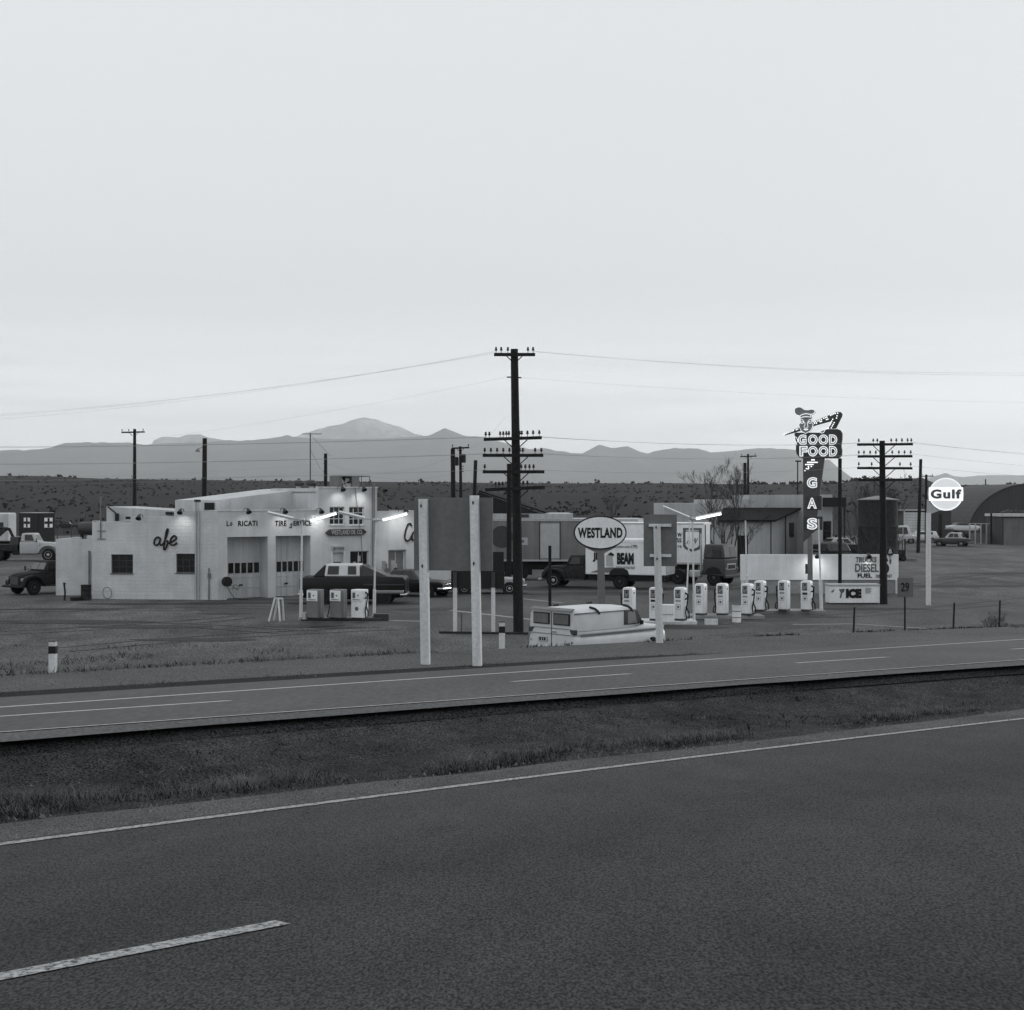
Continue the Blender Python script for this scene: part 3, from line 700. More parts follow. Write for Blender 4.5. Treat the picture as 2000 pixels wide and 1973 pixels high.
upole('main', 'tallest dark utility pole with four crossarms in the middle of the lot', (1004.5, 682), 1013, DM, .155, .22,
      [(965, 694, 1045, 694, (969, 979, 992, 1031, 1041)), (945, 859, 1058, 855.5, (949, 956, 977, 983, 989, 994, 1015, 1019, 1030, 1041, 1053)), (943, 890, 1061, 890, (947, 959, 971, 983, 995, 1015, 1021, 1045, 1057)), (943, 922, 1063, 922, (947, 1018, 1026, 1034, 1042)), (948, 957, 1064, 952, (968, 975, 982, 1022, 1030))], side_pins=((990, 737), (1018, 738)))
DR = 76.6
upole('right', 'dark telephone pole with four wide crossarms beside the ice chest', (1723, 861), 1726, DR, .14, .21,
      [(1672, 869, 1780, 868, (1675, 1703, 1711, 1738, 1748, 1759, 1770, 1777)), (1673, 892, 1779, 891.5, (1675, 1685, 1697, 1708, 1740, 1753, 1764, 1776)), (1672, 914.5, 1779, 915, (1675, 1700, 1755, 1776)), (1674, 938, 1779, 937.5, ())])
upole('l1', 'utility pole with one short crossarm rising behind the cafe wing', (263, 838), 263, 125, .12, .2, [(239, 845, 284, 844, (240, 253, 281))])
t_ = upole('l2', 'bare thick pole with a yard lamp near its top behind the roof house', (400, 856), 398, 100, .15, .2, [])
bl = W(396, 880, 100); MB().lathe([(.03, .12), (.1, .06), (.2, -.08), (.18, -.09), (.05, 0)], 12, Matrix.Translation((bl.x-t_.location.x-.35, 0, bl.z))).cyl((bl.x-t_.location.x-.35, 0, bl.z+.1), (0, 0, bl.z+.25), .025, n=5).build('lamp', M_mid, t_)
upole('l3', 'short bare pole with side pins behind the office roof', (636, 886), 636, 115, .13, .17, [], side_pins=((632, 894), (632, 905), (632, 921)))
upole('m1', 'plain dark pole standing next to the pole with transformers', (884.5, 877), 886.5, 110, .17, .2, [], side_pins=((880, 893),))
t_ = upole('m2', 'dark pole with a short crossarm and two transformers', (899, 872), 902, 112, .1, .17, [(882, 876, 917, 874.5, (884, 915))], side_pins=((906, 911), (906, 916), (906, 921)))
bl = W(899, 899, 112)
for px, dz_ in ((891, -.1), (905, .12)):
    q = W(px, 899, 112)-Vector((t_.location.x, t_.location.y, 0)); MB().lathe([(.05, .36), (.2, .32), (.21, -.28), (.17, -.32)], 12, Matrix.Translation((q.x, -.25, q.z+dz_))).build('transformer', M_black, t_, smooth=True)
upole('m3', 'leaning bare pole behind the wooden board', (929, 899), 921, 105, .13, .17, [])
upole('m4', 'bare pole half hidden beside the tallest pole', (995, 906), 994, 95, .17, .17, [(984, 964, 1018, 963, ())], brace=False)
upole('b1', 'bare pole left of its neighbour with a crossarm behind the pale building', (1455, 904), 1456, 150, .16, .2, [])
upole('b2', 'thin pole with one crossarm behind the pale building roof', (1461, 887), 1462, 152, .1, .17, [(1445, 892, 1477, 891, (1448, 1461, 1474))])
upole('b3', 'thin mast with a short top bar rising behind the neon sign', (1558, 900), 1558, 125, .05, .06, [(1553, 901, 1564, 901, ())], brace=False)
upole('r1', 'pole with a ladder of side pins near the louvred shed', (1798.5, 897), 1793, 150, .15, .19, [], side_pins=((1794, 900), (1794, 903.5), (1794, 907), (1794, 911), (1794, 914), (1794, 918)))
upole('r2', 'pole with a short crossarm behind the round lit sign', (1809, 927), 1809, 180, .15, .2, [(1799, 930.5, 1822, 930, (1801, 1820))], brace=False)
upole('r3', 'small distant pole above the curved roof', (1925, 936), 1925, 320, .12, .16, [])
def wire(A, B, sag, label, r=.009, n=24, group='overhead wires'):
    mb = MB(); mb.tube([A.lerp(B, i/n)-Vector((0, 0, sag*4*(i/n)*(1-i/n))) for i in range(n+1)], r*.28, 4)
    return tag(mb.build('overhead_wire', M_wire, smooth='all'), label, 'wire', group)
for k, (px, ex, ey) in enumerate(((969, -260, 833), (979, -280, 826), (992, -280, 822))):
    wire(W(px, 686, DM-.3), W(ex, ey, 72), .55, ('lower', 'middle', 'upper')[k]+' of the three wires from the top crossarm running left', .011)
for k, (px, ex, ey) in enumerate(((1031, 2300, 722), (1041, 2320, 728))):
    wire(W(px, 686, DM-.3), W(ex, ey, 66), .45, ('upper', 'lower')[k]+' of the two wires from the top crossarm running right', .012)
wire(W(988, 737, DM-.1), W(-300, 906, 78), .7, 'single wire from the side pin running down to the left', .009)
wire(W(1020, 738, DM-.1), W(2300, 788, 66), .3, 'single wire from the side pin running right', .009)
for arm, y, ly, ry, tx in ((1, 853, 868, 865, 'upper middle crossarm'), (2, 886, 902, 888, 'lower middle crossarm'), (3, 918, 934, 911.5, 'bottom crossarm')):
    for k, q in enumerate((950, 985) if arm != 3 else (949,)):
        wire(W(q, y, DM-.35), W(-500-60*k, ly+3*k, 74+6*k), .25, ('outer', 'inner')[k]+' wire from the '+tx+' of the tallest pole running left', .02)
    for k, (q, e) in enumerate(((1042, 1703), (1053, 1675)) if arm != 3 else ((1042, 1700),)):
        wire(W(q, y, DM-.35), W(e, ry, DR-.35), .22, ('inner', 'outer')[k]+' wire from the '+tx+' to the telephone pole', .019)
for k, (q, y, ey, tx) in enumerate(((1777, 863, 905, 'top crossarm'), (1776, 886, 925, 'second crossarm'), (1759, 863, 897, 'inner top crossarm'), (1776, 909.5, 940, 'third crossarm'))):
    wire(W(q, y, DR-.35), W(2400, ey, 86), .3, 'wire running right from the '+tx+' of the telephone pole', .017)
wire(W(987, 815, DM), W(915, 874, 112), .3, 'guy line from the tallest pole to the pole with transformers', .012)
wire(W(1014, 845, DM), W(1055, 975, 74), .0, 'stay line from the tallest pole slanting down right', .012)
wire(W(1014, 905, DM), W(1034, 960, 70), .0, 'shorter stay line beside the tallest pole', .012)
wire(W(638, 906, 115), W(884, 893, 110), .9, 'slack wire between the office pole and the pole pair', .018)
wire(W(638, 906, 115), W(902, 921, 112), .9, 'lower slack wire between the office pole and the pole pair', .018)
wire(W(632, 921, 115), W(-200, 939, 130), .6, 'thin wire running left from the office pole', .016)
wire(W(632, 905, 115), W(-200, 927, 130), .6, 'upper thin wire running left from the office pole', .016)
wire(W(1558, 912, 125), W(1462, 925, 152), .5, 'slack wire between the thin mast and the crossarm pole', .013)
wire(W(1798, 906, 150), W(1830, 935, 180), .3, 'wire from the ladder-pin pole to the next pole', .014)
wire(W(1648, 878, 78), W(1675, 867, DR-.3), .0, 'short wire from the neon sign to the telephone pole', .009)
# ------------------------------------------------------------------ fuel pumps, islands, lights
def island(label, x0, x1, py, depth, m):
    a = G(x0, py); b = G(x1, py)
    o = MB().box(a.x, b.x, a.y, a.y+depth, -.1, .15).build('pump_island', m, bevel=.03); tag(o, label, 'pump island', 'concrete pump islands'); return o
island('pale concrete island under the three nearest round-top pumps', 1232, 1362, 1220, 1.5, M_wpaint)
island('grey concrete island under the middle trio of round-top pumps', 1338, 1494, 1209, 1.3, M_conc)
island('grey concrete island under the farthest round-top pumps', 1466, 1614, 1199, 1.3, M_conc)
island('dark stained concrete island under the three square pumps', 588, 746, 1213.5, 1.1, M_dark)
def round_rect(w, h, r, n=5):
    P = [(-w/2, 0), (w/2, 0)]
    for i in range(n+1): a = i/n*math.pi/2; P.append((w/2-r+r*math.cos(a), h-r+r*math.sin(a)))
    for i in range(n+1): a = math.pi/2+i/n*math.pi/2; P.append((-w/2+r+r*math.cos(a), h-r+r*math.sin(a)))
    return P
def make_round_pump(label):
    t = thing('gas_pump', label, 'gas pump', (0, 0, .15), 0, 'white round-top gas pumps')
    w_, d_, h_ = .47, .44, 1.47
    MB().box(-w_/2+.02, w_/2-.02, -d_/2+.02, d_/2-.02, 0, .1).build('base', M_dark, t)
    T = Matrix.Translation((0, 0, .08))
    MB(T).prism(round_rect(w_, h_-.08, .11), -d_/2, d_/2).build('body', M_white, t, smooth=True, bevel=.045, seg=3)
    f = MB().box(-.15, .09, -d_/2-.014, -d_/2-.001, 1.0, 1.36).build('dial', M_dark, t, bevel=.008)
    g = MB(); g.box(-.1, .07, -d_/2-.02, -d_/2-.0145, 1.06, 1.31); g.build('dial_face', M_cartan, f)
    q = MB().box(-.06, .03, -d_/2-.026, -d_/2-.0205, 1.21, 1.30).box(-.06, -.02, -d_/2-.026, -d_/2-.0205, 1.15, 1.19).box(.0, .05, -d_/2-.026, -d_/2-.0205, 1.08, 1.14); q.build('readout', M_ink, f)
    MB().box(-.14, .1, -d_/2-.006, -d_/2-.001, .83, .92).build('price_plate', M_cartan, t)
    b = MB()
    for x0, x1, z0, z1 in ((-.12, .09, .5, .512), (-.12, .09, .72, .732), (-.12, -.108, .512, .72), (.078, .09, .512, .72)): b.box(x0, x1, -d_/2-.006, -d_/2-.001, z0, z1)
    Q = Matrix.Translation((-.015, -d_/2-.004, .615)) @ Matrix.Rotation(R(90), 4, 'X'); b.add([], []); bb = MB(Q).lathe([(.055, -.003), (.055, .003)], 14)
    b.v += bb.v; b.f += [tuple(i+len(b.v)-len(bb.v) for i in q_) for q_ in bb.f]
    b.build('badge', M_inkg, t)
    MB().box(w_/2-.002, w_/2+.012, -.05, .02, 1.18, 1.26).build('side_vent', M_dark, t)
    return t
def add_hose(t, side=1, reach=.5, w_=.47):
    s = side
    MB().tube([(s*(w_/2+.005), .0, .95), (s*(w_/2+.12), -.05, .98), (s*(w_/2+.14), -.06, 1.15), (s*(w_/2+.03), -.02, 1.2)], .042, 6).build('nozzle', M_black, t, smooth=True)
    MB().tube([(s*(w_/2), .05, .62), (s*(w_/2+.18*reach*2), -.02, .35), (s*(w_/2+.2*reach*2), -.06, .12), (s*(w_/2+.1), -.1, .08), (s*(w_/2+.05), -.1, .35), (s*(w_/2+.12), -.07, .8), (s*(w_/2+.13), -.05, 1.0)], .03, 6).build('hose', M_rubber, t, smooth=True)
    return t
p1 = make_round_pump('white round-top gas pump whose base the panel van hides')
RP = R(-33)
def drop(t, px, py, rz=RP): q = G(px, py, .15); t.location = (q.x, q.y, .15); t.rotation_euler.z = rz+random.uniform(-.09, .09); return t
plist = [(1273+8, 1212, 'white round-top gas pump right behind the tall white signpost', 1), (1329, 1212, 'white round-top gas pump at the right end of the nearest island', 1),
         (1369, 1201.5, 'white round-top gas pump behind the pair of leaning light poles', 0), (1411, 1201.5, 'white round-top gas pump in the middle of its trio, left of the barrel', -1), (1460, 1202, 'white round-top gas pump right of the white barrel, hose looped at its side', 1),
         (1485, 1194, 'white round-top gas pump half hidden behind the hose-looped pump', 1), (1531.5, 1193.5, 'white round-top gas pump under the long wall, hose hanging on its left', -1), (1575.5, 1194, 'white round-top gas pump with a dark price bar beside the far light pole', 1)]
pumps = []
for px, py, lb, sd in plist:
    c = copy_tree(p1); c['label'] = lb; drop(c, px, py); pumps.append((c, sd))
drop(p1, 1229, 1212); pumps.append((p1, -1))
for c, sd in pumps:
    if sd: add_hose(c, sd)
MB().box(-.14, .1, -.235, -.226, .8, .88).build('price_bar', M_ink, pumps[7][0]); MB().box(-.14, .1, -.235, -.226, .84, .93).build('price_bar', M_ink, pumps[0][0])
def make_square_pump(label, px, py, white):
    t = thing('gas_pump', label, 'gas pump', G(px, py, .15)+Vector((0, 0, 0)), R(-4)-R(22), 'square gas pumps by the office'); t.location.z = .15
    w_, d_, h_ = .6, .5, 1.33; m = M_white if white else M_mid
    MB().box(-w_/2+.03, w_/2-.03, -d_/2+.03, d_/2-.03, 0, .08).build('base', M_black, t)
    MB().box(-w_/2, w_/2, -d_/2, d_/2, .08, h_).build('body', m, t, bevel=.02)
    f = MB().box(-w_/2+.02, w_/2-.02, -d_/2-.03, -d_/2-.001, .82, 1.29).build('face_panel', M_white, t, bevel=.012)
    MB().box(-.2, -.06, -d_/2-.036, -d_/2-.031, .95, 1.2).box(.05, .12, -d_/2-.036, -d_/2-.031, 1.04, 1.1).box(-.2, .2, -d_/2-.036, -d_/2-.031, .87, .9).build('readout', M_inkg, f)
    MB().box(w_/2-.001, w_/2+.012, -.02, 0, .1, h_-.05).build('trim', M_light, t)
    if white:
        Q = Matrix.Translation((0, -d_/2-.004, .48)) @ Matrix.Rotation(R(90), 4, 'X'); MB(Q).lathe([(.1, -.003), (.1, .003)], 6).build('badge', M_inkg, t); add_hose(t, 1, .4, w_)
    elif px > 640:
        MB().tube([(-w_/2, -.1, .3), (-w_/2-.1, -.1, .6), (-w_/2-.16, -.1, .28), (-w_/2-.22, -.1, .1), (-w_/2-.05, -.1, .06)], .025, 6).build('hose', M_rubber, t, smooth=True)
    else:
        MB().box(-w_/2-.22, -w_/2-.03, -.3, -.1, 0, .3).build('oil_can_box', M_light, t)
make_square_pump('square grey gas pump nearest the left light pole', 616, 1209.5, 0)
make_square_pump('square grey gas pump in the middle with a short hose on its left', 661, 1209.5, 0)
make_square_pump('square all-white gas pump with looped hose at its right', 702.5, 1209.5, 1)
q = G(757, 1213); o = MB().box(-.35, .35, -.2, .2, 0, .32).build('service_box', M_dark, bevel=.02); o.location = (q.x-.3, q.y+.2, 0); tag(o, 'low dark service box at the right end of the square pumps', 'box')

def fixture(t, p0, p1, lit, wd=.26, th=.11):
    d = (p1-p0); ln = d.length; d.normalize(); sdv = Vector((0, 1, 0)); up = d.cross(sdv) if d.cross(sdv).z > 0 else -d.cross(sdv)
    M = Matrix((d, sdv, up)).transposed().to_4x4(); M.translation = p0
    h = MB(M).box(0, ln, -wd/2, wd/2, th*.55, th).box(0, ln, -wd/2, wd/2, 0, .02) if False else MB(M).prism([(-wd/2, th*.5), (-wd*.25, th), (wd*.25, th), (wd/2, th*.5)], 0, ln, 'x')
    o = h.build('lamp_housing', M_white, t)
    MB(M).box(.03, ln-.03, -wd*.46, wd*.46, -.04, th*.5-.002).build('lamp_tube', M_tube if lit else M_light, o)
def light_pole(label, base, top, fx, rb=.075, rt=.045, knee=1.35, hang=None):
    D = F*CZ/(base[1]-HY); b_ = G(*base); tp = W(top[0], top[1], D); t = thing('light_pole', label, 'light pole', (b_.x, b_.y, 0), 0, 'forecourt light poles')
    off = Vector((b_.x, b_.y, 0)); P = tp-off
    MB().tube([(0, 0, -.1), P*(knee/P.z)], rb, 10).tube([P*(knee/P.z), P], rt, 10).build('pole', M_wpaint, t, smooth=True)
    MB().cyl((0, 0, .0), (0, 0, .12), rb*1.9, rb*1.5, 12).build('base', M_conc, t)
    if fx: MB(Matrix.Translation(P)).lathe([(.1, -.08), (.14, -.02), (.1, .08)], 10).build('bracket', M_steel, t)
    for (x0, y0, x1, y1, lit, dy) in fx:
        A = W(x0, y0, D)-off; B = W(x1, y1, D)-off
        MB().tube([P, A], .03, 6).build('arm', M_steel, t)
        fixture(t, A, B+Vector((0, dy, 0)), lit)
    return t
light_pole('white forecourt light pole at the left end of the square pumps, one arm lit', (587.5, 1211), (590, 1015), ((572, 1014, 526, 1002.5, 0, -.4), (606, 1017.5, 656, 1003.5, 1, .3)))
light_pole('white forecourt light pole right of the square pumps, one arm lit', (730.5, 1208), (734, 1015.5), ((712, 1013.5, 664, 1001.5, 0, -.4), (747, 1016.5, 795, 1004, 1, .3)))
light_pole('slim light pole in front of the cabover truck with one lit arm', (1356, 1218), (1352.5, 1013), ((1345, 1012.5, 1292, 991, 0, -.5), (1359, 1014, 1411, 1004, 1, .3)), .06, .04)
light_pole('thin leaning pole crossing the cabover trailer', (1339.5, 1214), (1347.5, 1014), (), .04, .035, .5)
light_pole('thin bare light pole behind the white barrel pump', (1460, 1204), (1456, 1017), (), .075, .035, 1.9)
light_pole('bare light pole at the right end of the pumps, thick white foot', (1604.5, 1196), (1598.5, 1014), (), .085, .04, 1.55)

# ------------------------------------------------------------------ big signs
def bulbs(pts, fr, parent, y, r=.028):
    o0 = None
    for k, (px, py) in enumerate(pts):
        u, z = fr.on(px, py)
        if o0 is None: o0 = MB().lathe([(.004, -r), (r*.8, -r*.6), (r, 0), (r*.8, r*.6), (.004, r)], 8).build('bulb', M_bulb, parent, smooth='all'); o = o0
        else: o = o0.copy(); COL.objects.link(o)
        o.location = (u, y-r*.4, z)
FG = Fr(W(1595, 0, 78), R(-16)); sg = thing('neon_sign', 'tall neon roadside sign with chef head, arrow and GOOD FOOD GAS letters', 'neon sign', FG.p, FG.a)
def z5(pts): return [(1500+a/10.59, 780+b/10.59) for a, b in pts]
def z6(pts): return [(1400+a/4.235, 780+b/4.235) for a, b in pts]
def cab(name, pts, y0, y1, m, par=sg, bev=.02): return MB().prism(FG.poly(pts), y0, y1).build(name, m, par, bevel=bev)
def neon(lines, par, y, r=.018, m=M_neon, closed=False):
    mb = MB()
    for l in lines:
        P = FG.poly(l); mb.tube([(u, y, z) for u, z in P], r, 6)
    return mb.build('neon_tube', m, par, smooth=True)
board = cab('sign_board', z5([(560, 690), (545, 720), (560, 790), (580, 900), (575, 1060), (590, 1130), (640, 1200), (700, 1220), (1430, 1220), (1490, 1200), (1525, 1150), (1532, 1060), (1515, 960), (1535, 800), (1535, 700), (1500, 640), (1440, 615), (1200, 620), (1050, 690), (960, 690)]), 0, .5, M_cab)
for wd, y0, y1, letters in (('GOOD', 733, 940, ((622, 795), (832, 1025), (1050, 1245), (1268, 1430))), ('FOOD', 972, 1180, ((655, 815), (832, 1025), (1050, 1245), (1268, 1430)))):
    for ch, (x0, x1) in zip(wd, letters):
        a = (1500+x0/10.59, 1500+x1/10.59, 780+y0/10.59, 780+y1/10.59)
        o = tb(ch, *a, m=M_letter, fr=FG, par=board, y=-.003, bold=.035)
        text(ch, 'neon_tube', M_neon, board, FG.u(a[0])-.01, FG.u(a[1])+.01, FG.z((a[0]+a[1])/2, a[3])-.01, FG.z((a[0]+a[1])/2, a[2])+.01, y=-.02, depth=.03, bold=.035, outline=.032)
column_ = cab('sign_column', z6([(712, 488), (890, 488), (862, 700), (835, 930), (825, 1000), (825, 1080), (775, 1120), (735, 1165), (715, 1180)]), .03, .42, M_cabm)
for a in ((735, 868, 800, 915), (720, 875, 970, 1080)): cab('sign_panel', z6([(a[0], a[2]), (a[1], a[2]), (a[1], a[3]), (a[0], a[3])]), .0, .44, M_cab, column_)
for ch, (x0, x1, y0, y1) in (('G', (745, 830, 645, 735)), ('A', (748, 828, 815, 905)), ('S', (747, 832, 982, 1078))):
    a = (1400+x0/4.235, 1400+x1/4.235, 780+y0/4.235, 780+y1/4.235)
    tb(ch, *a, m=M_letter, fr=FG, par=column_, y=-.003, bold=.03)
    text(ch, 'neon_tube', M_neon, column_, FG.u(a[0]), FG.u(a[1]), FG.z((a[0]+a[1])/2, a[3]), FG.z((a[0]+a[1])/2, a[2]), y=-.02, depth=.03, bold=.03, outline=.034)
bulbs(z5([(905, 1255), (930, 1250), (955, 1255)]+[(820+28*i, 1305) for i in range(8)]+[(780+30*i, 1350) for i in range(6)]+[(835, 1390), (895, 1390), (840, 1420), (795, 1435), (830, 1440), (765, 1475)]), FG, column_, .02, .036)
arrow = cab('arrow', z5([(330, 742), (300, 728), (560, 612), (980, 440), (1420, 256), (1500, 258), (1535, 300), (1525, 350), (1400, 600), (1240, 610), (1330, 440), (1000, 528), (560, 680)]), .16, .46, M_cab)
bulbs(z5([(320, 728), (345, 716), (375, 703), (410, 690), (450, 676), (490, 658), (520, 645), (580, 628), (612, 615), (950, 470), (985, 460), (960, 495), (1000, 490), (1030, 445), (1065, 430), (1100, 415), (1075, 462), (1105, 452), (1150, 392), (1185, 378), (1215, 365), (1205, 418), (1235, 408), (1290, 330), (1320, 315), (1355, 298), (1390, 288), (1438, 284), (1425, 340), (1415, 385), (1335, 410), (1315, 450), (1295, 490), (1275, 525), (1365, 480), (1345, 515), (1325, 550), (1305, 590), (1245, 595), (1215, 600), (1190, 612)]), FG, arrow, .15, .034)
head = cab('chef_head', z5([(660, 400), (905, 390), (912, 495), (940, 520), (915, 600), (880, 655), (840, 680), (780, 712), (720, 680), (690, 655), (655, 580), (640, 520), (672, 490)]), -.1, .3, M_face)
hat = cab('chef_hat', z5([(560, 290), (545, 240), (560, 190), (620, 160), (690, 165), (760, 215), (830, 222), (900, 205), (955, 215), (980, 250), (955, 300), (890, 320), (905, 388), (660, 395), (655, 350), (600, 335)]), -.1, .35, M_face)
neon([z5([(655, 345), (600, 335), (560, 295), (545, 240), (560, 190), (620, 160), (690, 165), (760, 215), (830, 222), (900, 205), (955, 215), (980, 250), (955, 300), (890, 315), (780, 300), (700, 320), (665, 350), (670, 395), (720, 370), (800, 362), (890, 372), (885, 320)])], hat, -.13, .022)
neon([z5([(672, 400), (678, 490), (640, 520), (655, 580), (690, 655), (720, 680), (750, 692), (780, 714), (810, 692), (840, 680), (880, 655), (915, 600), (940, 520), (912, 495), (905, 400)]),
      z5([(690, 420), (720, 425), (745, 470), (770, 500), (765, 545), (745, 570), (775, 590)]), z5([(895, 420), (860, 425), (835, 460), (818, 500), (825, 545), (835, 570), (800, 590)]),
      z5([(685, 475), (720, 465), (750, 480), (720, 500), (690, 505)]), z5([(890, 475), (860, 465), (830, 480), (860, 500), (890, 500)])], head, -.13, .016)
MB().prism(FG.poly(z5([(735, 625), (770, 605), (790, 612), (810, 605), (840, 625), (800, 645), (775, 645)])), -.125, -.101).build('mouth', M_neon, head)
hand1 = neon([z5([(1020, 680), (1060, 650), (1080, 615), (1150, 615), (1180, 640), (1150, 690), (1110, 700), (1080, 680), (1070, 695)])], board, -.05, .02); hand2 = neon([z5([(540, 800), (560, 775), (590, 790), (615, 840), (610, 880), (580, 900), (550, 870), (540, 820)]), z5([(585, 905), (600, 945)])], board, -.05, .018)
u0, u1 = FG.u(1577), FG.u(1586.5)
MB().box(u0, u1, .08, .34, -.2, FG.z(1582, 1045)).build('post', M_mid, sg)
MB().box(FG.u(1572.5), FG.u(1577)-.004, .05, .25, FG.z(1575, 1121), FG.z(1575, 1102)).build('switch_box', M_dark, sg)
MB().cyl((FG.u(1640), .25, -.2), (FG.u(1640), .25, FG.z(1640, 895)), .1, n=10).build('post', M_pole, sg)
# round lit oil company sign
FU = Fr(W(1850, 0, 75.5), R(-12)); gs = thing('lit_sign', 'round lit sign with dark letters on a tall white post', 'sign', FU.p, FU.a)
cu, cz = FU.on(1847.5, 965.5); rr = FU.u(1881)-cu
def disc(rs, bulge, n=64):
    P = []
    for i in range(n):
        a = 2*math.pi*i/n; c, s_ = math.cos(a), math.sin(a); k = rs
        if abs(s_*rs) < rr*.44: k = max(rs, min(rs+bulge, (rs+bulge*.9)))
        P.append((cu+k*c, cz+k*s_))
    return P
MB().prism(disc(rr*1.0, rr*.06), 0, .32).build('case', M_light, gs, bevel=.02)
fp = MB().prism(disc(rr*.96, rr*.06), -.03, -.001).build('face', M_signlit2, gs)
MB().prism([(cu-rr*1.0, cz-rr*.40), (cu+rr*1.0, cz-rr*.40), (cu+rr*1.0, cz+rr*.42), (cu-rr*1.0, cz+rr*.42)], -.036, -.031).build('band', M_signlit, fp)
q = MB()
for a0, a1 in ((.46, math.pi-.46), (math.pi+.44, 2*math.pi-.44)):
    q.tube([(cu+rr*.97*math.cos(a0+(a1-a0)*i/24), -.04, cz+rr*.97*math.sin(a0+(a1-a0)*i/24)) for i in range(25)], .022, 6)
q.build('rim', M_signlit, fp)
text('Gulf', 'lettering', M_inkg, fp, cu-rr*.9, cu+rr*.9, cz-rr*.27, cz+rr*.30, y=-.037, bold=.05, spacing=1.15)
ub0, ub1 = FU.u(1809), FU.u(1818.5)
MB().box(ub0, ub1, .02, .3, -.2, FU.z(1813, 1002)).build('post', M_wpaint, gs, bevel=.015)
MB().prism([(FU.u(1811), FU.z(1811, 975)), (FU.u(1825), FU.z(1825, 990)), (FU.u(1833), FU.z(1833, 998.5)), (FU.u(1820), FU.z(1820, 1003)), (FU.u(1816), FU.z(1816, 1006)), (FU.u(1810), FU.z(1810, 1006))], .06, .26).build('bracket', M_light, gs)
# oval sign
FO = Fr(W(1172, 0, 69.5), 0); ov = thing('oval_sign', 'white oval sign with dark rim and bold black lettering on a grey post', 'sign', FO.p, 0)
cu, cz = FO.on(1172.2, 1040.5); ra, rb = FO.u(1224)-cu, cz-FO.z(1172, 1073.5)
def ell(k, n=56): return [(cu+ra*k*math.cos(2*math.pi*i/n), cz+rb*k*math.sin(2*math.pi*i/n)) for i in range(n)]
MB().prism(ell(1), 0, .3).build('rim', M_ink, ov); fo = MB().prism([(cu+(ra-.065)*math.cos(2*math.pi*i/56), cz+(rb-.065)*math.sin(2*math.pi*i/56)) for i in range(56)], -.03, -.001).build('face', M_white, ov)
text('WESTLAND', 'lettering', M_ink, fo, FO.u(1128.5), FO.u(1215.5), FO.z(1172, 1051), FO.z(1172, 1030.5), y=-.031, bold=.045, spacing=1.08)
MB().prism([(FO.u(1168), -.2), (FO.u(1183), -.2), (FO.u(1180.5), FO.z(1180, 1081)), (FO.u(1205), FO.z(1205, 1068)), (FO.u(1140), FO.z(1140, 1068)), (FO.u(1167), FO.z(1167, 1081))], .06, .24).build('post', M_mid, ov)
# long diesel wall sign
FD = Fr(G(1447, 1160), R(1.2)); ds = thing('wall_sign', 'long low white board wall advertising diesel fuel to trucks', 'sign', FD.p, FD.a)
e = FD.u(1755); z1_ = FD.z(1600, 1083); z0_ = FD.z(1600, 1133)
MB().box(0, e, 0, .25, z0_, z1_).build('board', M_white, ds, bevel=.01); MB().box(.05, e-.05, .06, .2, -.1, z0_-.002).build('skirting', M_conc, ds)
for px in (1447.5, 1749): MB().box(FD.u(px), FD.u(px)+.2, -.05, .055, -.1, z0_-.004).build('leg', M_wpaint, ds)
for s_, a in (('TRUCKS', (1671, 1712, 1088, 1098.5)), ('DIESEL', (1670, 1716, 1101, 1117.5)), ('FUEL', (1675, 1703, 1120, 1128.5)), ('DISCOUNT', (1711, 1742, 1122, 1128.5))):
    tb(s_, *a, fr=FD, par=ds, m=M_inkg if s_ != 'FUEL' else M_ink, bold=.025 if s_ != 'FUEL' else .035, shear=.12 if s_ == 'TRUCKS' else 0)
tb('6', 1724, 1736.5, 1089, 1120, fr=FD, par=ds, bold=.05); tb('¢', 1737, 1741, 1092, 1103, fr=FD, par=ds, bold=.02)
flood(ds, None, FD.u(1590), FD.z(1590, 1086), 55, out=.75, spread=150, aim=-1.0); flood(ds, None, FD.u(1694), FD.z(1694, 1087), 10, out=.3)
q = FD.M @ Vector((FD.u(1738), -.06, z1_)); ph = thing('phone_sign', 'round black sign with a pale bell above the end of the diesel wall', 'sign', (q.x, q.y, z1_-.05), FD.a)
Q = Matrix.Translation((0, 0, .22)) @ Matrix.Rotation(R(90), 4, 'X')
MB(Q).lathe([(.25, -.015), (.25, .015)], 28).build('disc', M_ink, ph)
MB().prism([(-.13, .12), (.13, .12), (.09, .2), (.07, .32), (.03, .38), (-.03, .38), (-.07, .32), (-.09, .2)], -.03, -.0155).box(-.03, .03, -.03, -.0155, .07, .11).build('bell', M_light, ph)
MB(Q).tube([(.24*math.cos(i*math.pi/14), .24*math.sin(i*math.pi/14), .018) for i in range(29)], .008, 5).build('rim', M_mid, ph); MB().cyl((0, .03, -.3), (0, .03, .1), .02, n=6).build('post', M_black, ph)
